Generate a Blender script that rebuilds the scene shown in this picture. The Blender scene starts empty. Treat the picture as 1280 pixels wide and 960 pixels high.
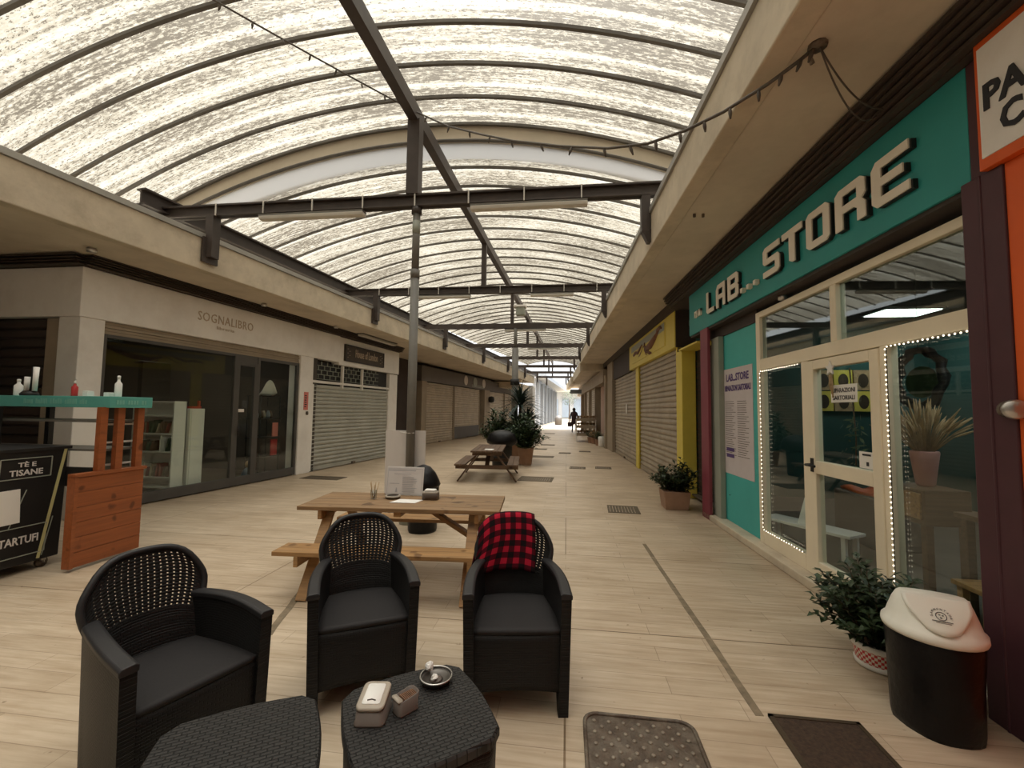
import bpy, bmesh, math, random
from mathutils import Vector, Matrix
random.seed(7)
S = bpy.context.scene
COL = S.collection
PI = math.pi
R_ = math.radians

# ------------------------------------------------------------------ camera
F = 537.0
CAMH = 1.5
CAMROT = Matrix.Rotation(R_(7.25), 3, 'Z') @ Matrix.Rotation(R_(93.52), 3, 'X') @ Matrix.Rotation(R_(0.75), 3, 'Z')
cam_data = bpy.data.cameras.new('camera')
cam_data.sensor_width = 36.0
cam_data.lens = F / 1280 * 36
cam_data.clip_end = 400
cam = bpy.data.objects.new('camera', cam_data)
COL.objects.link(cam)
cam.matrix_world = Matrix.Translation((0, 0, CAMH)) @ CAMROT.to_4x4()
S.camera = cam
CO = Vector((0, 0, CAMH))


def ray(px, py):
    return CAMROT @ Vector(((px - 640) / F, -(py - 480) / F, -1))


def fl(px, py, z=0.0):
    d = ray(px, py)
    return CO + d * ((z - CAMH) / d.z)


def aty(px, py, Y):
    d = ray(px, py)
    return CO + d * (Y / d.y)


# ------------------------------------------------------------------ walls as slanted vertical planes: X = x0 + m*Y (+off)
LW = (-6.97, 0.1136)
L3 = (-8.495, 0.14)
RW = (2.21, -0.0336)
RG = (3.03, -0.085)


def wx(W, Y, off=0.0):
    return W[0] + W[1] * Y + off


def wp(W, Y, z, off=0.0):
    return Vector((wx(W, Y, off), Y, z))


# ------------------------------------------------------------------ mesh builder
MAT = {}


class MB:
    def __init__(s):
        s.v = []
        s.f = []
        s.uv = {}
        s.sm = set()

    def add(s, vs, fs, smooth=False, uvs=None):
        b = len(s.v)
        s.v += [Vector(p) for p in vs]
        for i, f in enumerate(fs):
            k = len(s.f)
            s.f.append([b + j for j in f])
            if smooth:
                s.sm.add(k)
            if uvs:
                s.uv[k] = [uvs[j] for j in f]
        return s

    def hexa(s, p):
        return s.add(p, [(3, 2, 1, 0), (4, 5, 6, 7), (0, 1, 5, 4), (1, 2, 6, 5), (2, 3, 7, 6), (3, 0, 4, 7)])

    def box(s, x0, x1, y0, y1, z0, z1):
        return s.hexa([(x0, y0, z0), (x1, y0, z0), (x1, y1, z0), (x0, y1, z0), (x0, y0, z1), (x1, y0, z1), (x1, y1, z1), (x0, y1, z1)])

    def cbox(s, c, d):
        return s.box(c[0] - d[0] / 2, c[0] + d[0] / 2, c[1] - d[1] / 2, c[1] + d[1] / 2, c[2] - d[2] / 2, c[2] + d[2] / 2)

    def wbox(s, W, Ya, Yb, za, zb, oa, ob):
        return s.hexa([wp(W, Ya, za, oa), wp(W, Ya, za, ob), wp(W, Yb, za, ob), wp(W, Yb, za, oa),
                       wp(W, Ya, zb, oa), wp(W, Ya, zb, ob), wp(W, Yb, zb, ob), wp(W, Yb, zb, oa)])

    def bar(s, a, b, w, h, up=(0, 0, 1)):
        a = Vector(a)
        b = Vector(b)
        d = (b - a).normalized()
        u = Vector(up)
        sd = d.cross(u)
        if sd.length < 1e-4:
            sd = d.cross(Vector((1, 0, 0)))
        sd.normalize()
        u = sd.cross(d).normalized()
        q = [-sd * w / 2 - u * h / 2, sd * w / 2 - u * h / 2, sd * w / 2 + u * h / 2, -sd * w / 2 + u * h / 2]
        return s.hexa([a + q[0], a + q[1], a + q[2], a + q[3], b + q[0], b + q[1], b + q[2], b + q[3]])

    def tube(s, pts, r, n=8, closed=False):
        pts = [Vector(p) for p in pts]
        m = len(pts)
        rs = r if isinstance(r, (list, tuple)) else [r] * m
        vs = []
        ref = None
        for i, p in enumerate(pts):
            if closed:
                t = pts[(i + 1) % m] - pts[i - 1]
            else:
                t = pts[min(i + 1, m - 1)] - pts[max(i - 1, 0)]
            t.normalize()
            if ref is None:
                ref = Vector((0, 0, 1)) if abs(t.z) < .9 else Vector((1, 0, 0))
            ref = (ref - t * ref.dot(t))
            if ref.length < 1e-5:
                ref = t.orthogonal()
            ref.normalize()
            b = t.cross(ref)
            for k in range(n):
                a = 2 * PI * k / n
                vs.append(p + (ref * math.cos(a) + b * math.sin(a)) * rs[i])
        fs = []
        for i in range(m if closed else m - 1):
            j = (i + 1) % m
            for k in range(n):
                l = (k + 1) % n
                fs.append((i * n + k, i * n + l, j * n + l, j * n + k))
        if not closed:
            fs.append(tuple(range(n))[::-1])
            fs.append(tuple((m - 1) * n + k for k in range(n)))
        return s.add(vs, fs, True)

    def lathe(s, prof, n=20, c=(0, 0, 0), sx=1, sy=1, rot=0, caps=True):
        vs = []
        for r, z in prof:
            for k in range(n):
                a = 2 * PI * k / n
                x = r * math.cos(a) * sx
                y = r * math.sin(a) * sy
                vs.append((c[0] + x * math.cos(rot) - y * math.sin(rot), c[1] + x * math.sin(rot) + y * math.cos(rot), c[2] + z))
        m = len(prof)
        fs = []
        for i in range(m - 1):
            for k in range(n):
                l = (k + 1) % n
                fs.append((i * n + k, i * n + l, (i + 1) * n + l, (i + 1) * n + k))
        if caps:
            fs.append(tuple(range(n))[::-1])
            fs.append(tuple((m - 1) * n + k for k in range(n)))
        return s.add(vs, fs, True)

    def prism(s, poly, O, ux, uy, depth):
        """polygon given in 2D (ux,uy), extruded from O along ux x uy"""
        O = Vector(O)
        ux = Vector(ux)
        uy = Vector(uy)
        n = ux.cross(uy).normalized() * depth
        k = len(poly)
        vs = [O + ux * a + uy * b for a, b in poly] + [O + ux * a + uy * b + n for a, b in poly]
        fs = [tuple(range(k))[::-1], tuple(range(k, 2 * k))] + [(i, (i + 1) % k, k + (i + 1) % k, k + i) for i in range(k)]
        return s.add(vs, fs)

    def grid(s, fn, nu, nv, skip=None, smooth=True, uvs=None):
        vs = [fn(i / nu, j / nv) for j in range(nv + 1) for i in range(nu + 1)]
        uv = [uvs(i / nu, j / nv) for j in range(nv + 1) for i in range(nu + 1)] if uvs else None
        fs = []
        for j in range(nv):
            for i in range(nu):
                if skip and skip(i, j):
                    continue
                a = j * (nu + 1) + i
                fs.append((a, a + 1, a + nu + 2, a + nu + 1))
        return s.add(vs, fs, smooth, uv)

    def slab(s, fo, fi, nu, nv, uvs=None):
        """closed panel between an outer and an inner surface"""
        W_ = nu + 1
        vs, fs, uv = [], [], []
        for fn in (fo, fi):
            for j in range(nv + 1):
                for i in range(nu + 1):
                    vs.append(fn(i / nu, j / nv))
                    uv.append(uvs(i / nu, j / nv) if uvs else (0, 0))
        K = W_ * (nv + 1)
        for j in range(nv):
            for i in range(nu):
                a = j * W_ + i
                fs.append((a, a + 1, a + W_ + 1, a + W_))
                fs.append((K + a, K + a + W_, K + a + W_ + 1, K + a + 1))
        rim = [i for i in range(W_)] + [j * W_ + nu for j in range(1, nv + 1)] + [nv * W_ + i for i in range(nu - 1, -1, -1)] + [j * W_ for j in range(nv - 1, 0, -1)]
        for q in range(len(rim)):
            a, b = rim[q], rim[(q + 1) % len(rim)]
            fs.append((a, K + a, K + b, b))
        return s.add(vs, fs, False, uv if uvs else None)

    def build(s, name, mat, parent=None, world=False, solid=0, bevel=0, bseg=2, kind=None, subsurf=0, offset=-1):
        vs = s.v
        if parent is not None and world:
            root = parent
            while root.parent is not None:
                root = root.parent
            inv = MAT.get(root.name, Matrix()).inverted()
            vs = [inv @ p for p in vs]
        me = bpy.data.meshes.new(name)
        me.from_pydata([tuple(p) for p in vs], [], s.f)
        if s.uv:
            lay = me.uv_layers.new(name='UVMap')
            for k, poly in enumerate(me.polygons):
                if k in s.uv:
                    for li, u in zip(poly.loop_indices, s.uv[k]):
                        lay.data[li].uv = u
        for k in s.sm:
            me.polygons[k].use_smooth = True
        me.materials.append(mat)
        me.update()
        o = bpy.data.objects.new(name, me)
        COL.objects.link(o)
        if not solid:
            bm = bmesh.new()
            bm.from_mesh(me)
            bmesh.ops.recalc_face_normals(bm, faces=bm.faces)
            bm.to_mesh(me)
            bm.free()
        if solid:
            md = o.modifiers.new('thick', 'SOLIDIFY')
            md.thickness = solid
            md.offset = offset
        if subsurf:
            md = o.modifiers.new('sub', 'SUBSURF')
            md.levels = subsurf
            md.render_levels = subsurf
        if bevel:
            md = o.modifiers.new('bev', 'BEVEL')
            md.width = bevel
            md.segments = bseg
            md.limit_method = 'ANGLE'
        if parent is not None:
            o.parent = parent
        if kind:
            o['kind'] = kind
        return o


def thing(name, label, cat, loc=(0, 0, 0), rz=0.0, group=None, kind=None):
    o = bpy.data.objects.new(name, None)
    COL.objects.link(o)
    o.empty_display_size = .1
    o.location = loc
    o.rotation_euler = (0, 0, rz)
    MAT[o.name] = Matrix.Translation(loc) @ Matrix.Rotation(rz, 4, 'Z')
    return tag(o, label, cat, group, kind)


def tag(o, label, cat, group=None, kind=None):
    o['label'] = label
    o['category'] = cat
    if group:
        o['group'] = group
    if kind:
        o['kind'] = kind
    return o


def dup(root, loc, rz=0.0, label=None):
    r = root.copy()
    COL.objects.link(r)
    r.location = loc
    r.rotation_euler = (0, 0, rz)
    MAT[r.name] = Matrix.Translation(loc) @ Matrix.Rotation(rz, 4, 'Z')
    if label:
        r['label'] = label
    for ch in list(root.children):
        c = ch.copy()
        COL.objects.link(c)
        c.parent = r
        for g in list(ch.children):
            d = g.copy()
            COL.objects.link(d)
            d.parent = c
    return r


def struct(o, label=None, cat=None):
    o['kind'] = 'structure'
    if label:
        o['label'] = label
    if cat:
        o['category'] = cat
    return o


# ------------------------------------------------------------------ materials
def new_mat(name):
    m = bpy.data.materials.new(name)
    m.use_nodes = True
    nt = m.node_tree
    nt.nodes.clear()
    out = nt.nodes.new('ShaderNodeOutputMaterial')
    return m, nt, out


def N(nt, t, **kw):
    n = nt.nodes.new(t)
    for k, v in kw.items():
        if hasattr(n, k):
            setattr(n, k, v)
        else:
            n.inputs[k.replace('_', ' ')].default_value = v
    return n


def pm(name, col, rough=.6, var=.12, scale=6, stretch=(1, 1, 1), metal=0, bump=0, spec=.4, coord='Object', bscale=None, dirt=None, coat=0):
    m, nt, out = new_mat(name)
    L = nt.links.new
    p = N(nt, 'ShaderNodeBsdfPrincipled')
    p.inputs['Roughness'].default_value = rough
    p.inputs['Metallic'].default_value = metal
    p.inputs['Specular IOR Level'].default_value = spec
    p.inputs['Coat Weight'].default_value = coat
    tc = N(nt, 'ShaderNodeTexCoord')
    mp = N(nt, 'ShaderNodeMapping')
    mp.inputs['Scale'].default_value = stretch
    L(tc.outputs[coord], mp.inputs[0])
    no = N(nt, 'ShaderNodeTexNoise', Scale=scale, Detail=5.0, Roughness=.6)
    L(mp.outputs[0], no.inputs['Vector'])
    rp = N(nt, 'ShaderNodeValToRGB')
    c0 = [max(0, c * (1 - var)) for c in col]
    c1 = [min(1, c * (1 + var)) for c in col]
    rp.color_ramp.elements[0].position = .3
    rp.color_ramp.elements[1].position = .7
    rp.color_ramp.elements[0].color = (*c0, 1)
    rp.color_ramp.elements[1].color = (*c1, 1)
    L(no.outputs['Fac'], rp.inputs[0])
    src = rp.outputs[0]
    if dirt:
        n2 = N(nt, 'ShaderNodeTexNoise', Scale=dirt[1], Detail=8.0, Roughness=.7)
        L(tc.outputs[coord], n2.inputs['Vector'])
        r2 = N(nt, 'ShaderNodeValToRGB')
        r2.color_ramp.elements[0].position = .45
        r2.color_ramp.elements[1].position = .75
        r2.color_ramp.elements[0].color = (0, 0, 0, 1)
        r2.color_ramp.elements[1].color = (dirt[2],) * 3 + (1,)
        L(n2.outputs['Fac'], r2.inputs[0])
        mx = N(nt, 'ShaderNodeMix', data_type='RGBA')
        L(r2.outputs[0], mx.inputs[0])
        L(src, mx.inputs[6])
        mx.inputs[7].default_value = (*dirt[0], 1)
        src = mx.outputs[2]
    L(src, p.inputs['Base Color'])
    if bump:
        nb = N(nt, 'ShaderNodeTexNoise', Scale=bscale or scale * 6, Detail=4.0)
        L(mp.outputs[0], nb.inputs['Vector'])
        b = N(nt, 'ShaderNodeBump', Strength=bump, Distance=.01)
        L(nb.outputs['Fac'], b.inputs['Height'])
        L(b.outputs[0], p.inputs['Normal'])
    L(p.outputs[0], out.inputs[0])
    return m


def emit(name, col, st):
    m, nt, out = new_mat(name)
    e = N(nt, 'ShaderNodeEmission')
    e.inputs[0].default_value = (*col, 1)
    e.inputs[1].default_value = st
    nt.links.new(e.outputs[0], out.inputs[0])
    return m


def glass_mat(name, tint=(.9, .95, .93), ior=1.5):
    m, nt, out = new_mat(name)
    L = nt.links.new
    t = N(nt, 'ShaderNodeBsdfTransparent')
    t.inputs[0].default_value = (*tint, 1)
    g = N(nt, 'ShaderNodeBsdfGlossy')
    g.inputs['Roughness'].default_value = .02
    f = N(nt, 'ShaderNodeFresnel')
    ge = N(nt, 'ShaderNodeNewGeometry')
    io = N(nt, 'ShaderNodeMapRange')      # the node inverts the index on back faces: keep both sides alike
    io.inputs['To Min'].default_value = ior
    io.inputs['To Max'].default_value = 1 / ior
    L(ge.outputs['Backfacing'], io.inputs[0])
    L(io.outputs[0], f.inputs[0])
    mx = N(nt, 'ShaderNodeMixShader')
    L(f.outputs[0], mx.inputs[0])
    L(t.outputs[0], mx.inputs[1])
    L(g.outputs[0], mx.inputs[2])
    L(mx.outputs[0], out.inputs[0])
    return m


def rattan_mat(name, col, su=60, sv=60, depth=.6, rough=.5):
    m, nt, out = new_mat(name)
    L = nt.links.new
    p = N(nt, 'ShaderNodeBsdfPrincipled')
    p.inputs['Roughness'].default_value = rough
    p.inputs['Specular IOR Level'].default_value = .3
    tc = N(nt, 'ShaderNodeTexCoord')
    br = N(nt, 'ShaderNodeTexBrick')
    br.inputs['Scale'].default_value = 1
    br.inputs['Brick Width'].default_value = 1 / su * 1.9
    br.inputs['Row Height'].default_value = 1 / sv
    br.inputs['Mortar Size'].default_value = .0022
    br.inputs['Mortar Smooth'].default_value = .6
    br.inputs['Color1'].default_value = (*[c * 1.15 for c in col], 1)
    br.inputs['Color2'].default_value = (*[c * .85 for c in col], 1)
    br.inputs['Mortar'].default_value = (*[c * .25 for c in col], 1)
    L(tc.outputs['UV'], br.inputs['Vector'])
    L(br.outputs['Color'], p.inputs['Base Color'])
    iv = N(nt, 'ShaderNodeMath', operation='SUBTRACT')
    iv.inputs[0].default_value = 1
    L(br.outputs['Fac'], iv.inputs[1])
    b = N(nt, 'ShaderNodeBump', Strength=depth, Distance=.004)
    L(iv.outputs[0], b.inputs['Height'])
    L(b.outputs[0], p.inputs['Normal'])
    L(p.outputs[0], out.inputs[0])
    return m


def roof_mat():
    m, nt, out = new_mat('weathered_translucent_sheet')
    L = nt.links.new
    tc = N(nt, 'ShaderNodeTexCoord')

    def noise(sc, scale, det, rough=.6, dist=0.0):
        mp = N(nt, 'ShaderNodeMapping')
        mp.inputs['Scale'].default_value = sc
        L(tc.outputs['Object'], mp.inputs[0])
        n = N(nt, 'ShaderNodeTexNoise', Scale=scale, Detail=det, Roughness=rough, Distortion=dist)
        L(mp.outputs[0], n.inputs['Vector'])
        return n.outputs['Fac']

    def ramp(src, a, b, lo=0.0, hi=1.0):
        r = N(nt, 'ShaderNodeMapRange')
        r.inputs['From Min'].default_value = a
        r.inputs['From Max'].default_value = b
        r.inputs['To Min'].default_value = lo
        r.inputs['To Max'].default_value = hi
        L(src, r.inputs[0])
        return r.outputs[0]

    def math2(op, a, b):
        n = N(nt, 'ShaderNodeMath', operation=op)
        for i, v in enumerate((a, b)):
            if isinstance(v, (int, float)):
                n.inputs[i].default_value = v
            else:
                L(v, n.inputs[i])
        n.use_clamp = False
        return n.outputs[0]
    streak = ramp(noise((.30, 11, .30), 2.2, 6, .7), .34, .60)
    grain = ramp(noise((4.5, 17, 4.5), 2.0, 4, .75), .38, .56)
    big = ramp(noise((.35, .9, .35), 1.0, 2), .30, .60, .55, 1.1)
    fleck = ramp(noise((8, 20, 8), 2.0, 2, .8), .55, .63)
    # within each panel the dirt settles along the middle: position across the panel from the rib spacing
    sp = N(nt, 'ShaderNodeSeparateXYZ')
    L(tc.outputs['Object'], sp.inputs[0])
    ph = math2('FRACT', math2('DIVIDE', math2('SUBTRACT', sp.outputs[1], 6.94 - .28 - .645 * 20), .645), 0)
    band = math2('SUBTRACT', 1.0, math2('ABSOLUTE', math2('SUBTRACT', math2('MULTIPLY', ph, 2.0), 1.0), 0))
    band = ramp(band, .02, .26, .30, 1)
    d = math2('MULTIPLY', math2('ADD', math2('MULTIPLY', streak, .55), math2('MULTIPLY', grain, .6)), math2('MULTIPLY', band, big))
    d2 = math2('ADD', d, math2('MULTIPLY', math2('MULTIPLY', fleck, streak), .8))
    cr = N(nt, 'ShaderNodeValToRGB')
    e = cr.color_ramp.elements
    e[0].position = 0
    e[0].color = (.138, .132, .118, 1)
    e[1].position = .9
    e[1].color = (.030, .024, .016, 1)
    k = e.new(.25)
    k.color = (.116, .107, .088, 1)
    k = e.new(.55)
    k.color = (.098, .085, .063, 1)
    L(d2, cr.inputs[0])
    t = N(nt, 'ShaderNodeBsdfTranslucent')
    L(cr.outputs[0], t.inputs[0])
    df = N(nt, 'ShaderNodeBsdfDiffuse')
    L(cr.outputs[0], df.inputs[0])
    mx = N(nt, 'ShaderNodeMixShader')
    mx.inputs[0].default_value = .08
    L(t.outputs[0], mx.inputs[1])
    L(df.outputs[0], mx.inputs[2])
    tr = N(nt, 'ShaderNodeBsdfTransparent')
    tr.inputs[0].default_value = (1, .96, .89, 1)
    m2 = N(nt, 'ShaderNodeMixShader')
    m2.inputs[0].default_value = .072
    L(mx.outputs[0], m2.inputs[1])
    L(tr.outputs[0], m2.inputs[2])
    L(m2.outputs[0], out.inputs[0])
    return m


def floor_mat():
    m, nt, out = new_mat('travertine_paving')
    L = nt.links.new
    p = N(nt, 'ShaderNodeBsdfPrincipled')
    p.inputs['Specular IOR Level'].default_value = .45
    tc = N(nt, 'ShaderNodeTexCoord')

    def brick(w, h, mort, c1, c2, mc, off=.5, rot=0.0, rz=0):
        mp = N(nt, 'ShaderNodeMapping')
        mp.inputs['Rotation'].default_value = (0, 0, rz)
        L(tc.outputs['Object'], mp.inputs[0])
        b = N(nt, 'ShaderNodeTexBrick', offset=off)
        b.inputs['Scale'].default_value = 1
        b.inputs['Brick Width'].default_value = w
        b.inputs['Row Height'].default_value = h
        b.inputs['Mortar Size'].default_value = mort
        b.inputs['Mortar Smooth'].default_value = .3
        b.inputs['Color1'].default_value = (*c1, 1)
        b.inputs['Color2'].default_value = (*c2, 1)
        b.inputs['Mortar'].default_value = (*mc, 1)
        L(mp.outputs[0], b.inputs['Vector'])
        return b
    b1 = brick(.9, .155, .0022, (.57, .47, .35), (.50, .405, .295), (.35, .275, .195), .37)
    b2 = brick(5.3, 1.55, .006, (1, 1, 1), (.95, .94, .93), (.45, .40, .34), .5)

    def noise(sc, scale, det, a, b, lo, hi):
        mp = N(nt, 'ShaderNodeMapping')
        mp.inputs['Scale'].default_value = sc
        L(tc.outputs['Object'], mp.inputs[0])
        n = N(nt, 'ShaderNodeTexNoise', Scale=scale, Detail=det, Roughness=.62)
        L(mp.outputs[0], n.inputs['Vector'])
        r = N(nt, 'ShaderNodeValToRGB')
        r.color_ramp.elements[0].position = a
        r.color_ramp.elements[1].position = b
        r.color_ramp.elements[0].color = (*lo, 1)
        r.color_ramp.elements[1].color = (*hi, 1)
        L(n.outputs['Fac'], r.inputs[0])
        return r.outputs[0]

    def mul(a, b):
        x = N(nt, 'ShaderNodeMix', data_type='RGBA', blend_type='MULTIPLY')
        x.inputs[0].default_value = 1
        L(a, x.inputs[6])
        L(b, x.inputs[7])
        return x.outputs[2]
    c = mul(b1.outputs[0], b2.outputs[0])
    c = mul(c, noise((1.2, 16, 1), 1.6, 6, .3, .62, (.80, .75, .69), (1.06, 1.06, 1.06)))
    c = mul(c, noise((1, 1.5, 1), .9, 5, .32, .62, (.84, .81, .77), (1.03, 1.03, 1.03)))
    c = mul(c, noise((1, 1, 1), 17, 2, .24, .30, (.55, .5, .45), (1, 1, 1)))
    L(c, p.inputs['Base Color'])
    rr = noise((1, 4, 1), 2.5, 4, .3, .7, (.33, .33, .33), (.55, .55, .55))
    L(rr, p.inputs['Roughness'])
    bp = N(nt, 'ShaderNodeBump', Strength=.25, Distance=.003)
    L(b1.outputs['Fac'], bp.inputs['Height'])
    bp.invert = True
    L(bp.outputs[0], p.inputs['Normal'])
    L(p.outputs[0], out.inputs[0])
    return m


def wood_mat(name, col, axis='X', rough=.55, contrast=.35, scale=3.0):
    m, nt, out = new_mat(name)
    L = nt.links.new
    p = N(nt, 'ShaderNodeBsdfPrincipled')
    p.inputs['Roughness'].default_value = rough
    tc = N(nt, 'ShaderNodeTexCoord')
    mp = N(nt, 'ShaderNodeMapping')
    st = {'X': (.6, 14, 14), 'Y': (14, .6, 14), 'Z': (14, 14, .6)}[axis]
    mp.inputs['Scale'].default_value = st
    L(tc.outputs['Object'], mp.inputs[0])
    n = N(nt, 'ShaderNodeTexNoise', Scale=scale, Detail=6.0, Roughness=.6, Distortion=.4)
    L(mp.outputs[0], n.inputs['Vector'])
    r = N(nt, 'ShaderNodeValToRGB')
    r.color_ramp.elements[0].position = .3
    r.color_ramp.elements[1].position = .7
    r.color_ramp.elements[0].color = (*[c * (1 - contrast) for c in col], 1)
    r.color_ramp.elements[1].color = (*[min(1, c * (1 + contrast * .6)) for c in col], 1)
    L(n.outputs['Fac'], r.inputs[0])
    n2 = N(nt, 'ShaderNodeTexNoise', Scale=7.0, Detail=1.0)
    L(tc.outputs['Object'], n2.inputs['Vector'])
    r2 = N(nt, 'ShaderNodeValToRGB')
    r2.color_ramp.elements[0].position = .27
    r2.color_ramp.elements[1].position = .34
    r2.color_ramp.elements[0].color = (.45, .4, .35, 1)
    r2.color_ramp.elements[1].color = (1, 1, 1, 1)
    L(n2.outputs['Fac'], r2.inputs[0])
    x = N(nt, 'ShaderNodeMix', data_type='RGBA', blend_type='MULTIPLY')
    x.inputs[0].default_value = 1
    L(r.outputs[0], x.inputs[6])
    L(r2.outputs[0], x.inputs[7])
    L(x.outputs[2], p.inputs['Base Color'])
    L(p.outputs[0], out.inputs[0])
    return m


def plaid_mat():
    m, nt, out = new_mat('red_black_plaid_fleece')
    L = nt.links.new
    p = N(nt, 'ShaderNodeBsdfPrincipled')
    p.inputs['Roughness'].default_value = .95
    p.inputs['Specular IOR Level'].default_value = .1
    tc = N(nt, 'ShaderNodeTexCoord')
    sp = N(nt, 'ShaderNodeSeparateXYZ')
    L(tc.outputs['UV'], sp.inputs[0])

    def stripe(o):
        a = N(nt, 'ShaderNodeMath', operation='MULTIPLY')
        a.inputs[1].default_value = 1 / .066
        L(o, a.inputs[0])
        b = N(nt, 'ShaderNodeMath', operation='FRACT')
        L(a.outputs[0], b.inputs[0])
        c = N(nt, 'ShaderNodeMath', operation='GREATER_THAN')
        c.inputs[1].default_value = .5
        L(b.outputs[0], c.inputs[0])
        return c.outputs[0]
    s1, s2 = stripe(sp.outputs[0]), stripe(sp.outputs[1])
    ad = N(nt, 'ShaderNodeMath', operation='ADD')
    L(s1, ad.inputs[0])
    L(s2, ad.inputs[1])
    dv = N(nt, 'ShaderNodeMath', operation='MULTIPLY')
    dv.inputs[1].default_value = .5
    L(ad.outputs[0], dv.inputs[0])
    r = N(nt, 'ShaderNodeValToRGB')
    r.color_ramp.interpolation = 'CONSTANT'
    e = r.color_ramp.elements
    e[0].position = 0
    e[0].color = (.012, .008, .009, 1)
    e[1].position = .75
    e[1].color = (.40, .014, .034, 1)
    k = e.new(.25)
    k.color = (.075, .006, .012, 1)
    L(dv.outputs[0], r.inputs[0])
    L(r.outputs[0], p.inputs['Base Color'])
    L(p.outputs[0], out.inputs[0])
    return m


def gingham_mat():
    m, nt, out = new_mat('red_gingham_pot')
    L = nt.links.new
    p = N(nt, 'ShaderNodeBsdfPrincipled')
    p.inputs['Roughness'].default_value = .5
    tc = N(nt, 'ShaderNodeTexCoord')
    ck = N(nt, 'ShaderNodeTexChecker', Scale=1.0)
    ck.inputs['Color1'].default_value = (.55, .03, .03, 1)
    ck.inputs['Color2'].default_value = (.75, .70, .62, 1)
    L(tc.outputs['UV'], ck.inputs['Vector'])
    L(ck.outputs[0], p.inputs['Base Color'])
    L(p.outputs[0], out.inputs[0])
    return m


M = {}
M['floor'] = floor_mat()
M['roof'] = roof_mat()


def clean_sheet():
    m, nt, out = new_mat('clean_translucent_sheet')
    t = N(nt, 'ShaderNodeBsdfTranslucent')
    t.inputs[0].default_value = (.34, .33, .31, 1)
    d = N(nt, 'ShaderNodeBsdfDiffuse')
    d.inputs[0].default_value = (.7, .66, .6, 1)
    x = N(nt, 'ShaderNodeMixShader')
    x.inputs[0].default_value = .4
    nt.links.new(t.outputs[0], x.inputs[1])
    nt.links.new(d.outputs[0], x.inputs[2])
    nt.links.new(x.outputs[0], out.inputs[0])
    return m


M['sheet'] = clean_sheet()
M['conc'] = pm('fascia_concrete', (.60, .52, .40), .8, .14, 1.4, bump=.15, bscale=30, dirt=((.22, .17, .11), 2.3, .45))
M['soffit'] = pm('soffit_plaster', (.60, .525, .42), .85, .10, 1.2, dirt=((.25, .2, .14), 1.6, .3))
M['flash'] = pm('zinc_flashing', (.36, .35, .32), .5, .08, 3, metal=.3)
M['steel'] = pm('brown_painted_steel', (.055, .042, .036), .5, .2, 5)
M['pole'] = pm('grey_painted_steel', (.15, .14, .12), .45, .12, 5)
M['rib'] = pm('dark_aluminium_rib', (.115, .105, .092), .5, .15, 5)
M['louver'] = pm('brown_louvre_metal', (.055, .04, .032), .6, .2, 5)
M['gable'] = pm('cream_gable_sheet', (.62, .55, .44), .7, .06, 2)
M['white'] = pm('white_painted_panel', (.86, .84, .81), .6, .05, 1.5, dirt=((.42, .36, .29), 1.2, .3))
M['whitepaint'] = pm('white_paint', (.80, .78, .74), .55, .04, 3)
M['paper'] = pm('white_paper', (.80, .78, .74), .8, .03, 5)
M['ink'] = pm('dark_ink', (.03, .03, .035), .7, .1, 5)
M['gold'] = pm('faded_gold_letter', (.50, .40, .30), .5, .08, 8)
M['shutA'] = pm('grey_shutter_steel', (.42, .425, .38), .5, .10, 2.0, dirt=((.2, .17, .12), 3, .3))
M['shutB'] = pm('beige_shutter_steel', (.46, .385, .29), .5, .12, 2.0, dirt=((.2, .15, .1), 3, .35))
M['shutD'] = pm('dark_brown_shutter', (.055, .042, .036), .5, .15, 2.0)
M['shutY'] = pm('taupe_shutter_steel', (.38, .315, .235), .5, .12, 2.0, dirt=((.17, .13, .08), 3, .4))
M['frameD'] = pm('dark_grey_frame', (.085, .08, .075), .5, .1, 4)
M['cream'] = pm('cream_lacquered_aluminium', (.84, .75, .58), .45, .05, 3)
M['teal'] = pm('teal_sign_panel', (.03, .30, .29), .5, .08, 1.6)
M['tealwall'] = pm('turquoise_panel', (.07, .44, .42), .55, .07, 1.6)
M['tealshelf'] = pm('turquoise_shelf_edge', (.10, .36, .31), .5, .08, 4)
M['tealprint'] = pm('pale_teal_print', (.17, .43, .36), .5, .05, 6)
M['maroonink'] = pm('faded_maroon_print', (.17, .075, .045), .6, .3, 12)
M['smoke'] = pm('smoky_metal', (.10, .09, .08), .3, .15, 20, metal=.5)
M['stud'] = pm('worn_bright_stud', (.24, .20, .15), .5, .3, 20)
M['faint'] = pm('faint_print', (.42, .41, .42), .7, .05, 6)
M['purple'] = pm('purple_paint', (.075, .028, .036), .5, .12, 3)
M['magenta'] = pm('magenta_post', (.22, .045, .065), .5, .1, 4)
M['orange'] = pm('orange_panel', (.72, .115, .018), .5, .06, 2)
M['greyp'] = pm('grey_post', (.31, .33, .28), .5, .06, 4)
M['yellow'] = pm('yellow_paint', (.70, .57, .10), .5, .06, 2.5)
M['brown'] = pm('dark_brown_wall', (.05, .036, .03), .7, .15, 3)
M['greysign'] = pm('grey_sign_panel', (.125, .108, .092), .6, .08, 2)
M['taupe'] = pm('taupe_pillar', (.33, .27, .2), .7, .1, 3)
M['gloss'] = glass_mat('shop_glass', (.93, .97, .95), 1.5)
M['gloss2'] = glass_mat('transom_glass', (.72, .78, .74), 1.95)
M['glassd'] = glass_mat('tinted_glass', (.62, .66, .62), 1.5)
M['clear'] = glass_mat('clear_tumbler', (.9, .92, .92), 1.4)
M['rat'] = rattan_mat('black_rattan', (.009, .008, .0075), 62, 75, .7)
M['ratsmooth'] = pm('black_resin_smooth', (.021, .020, .021), .48, .1, 20, spec=.35)
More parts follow.
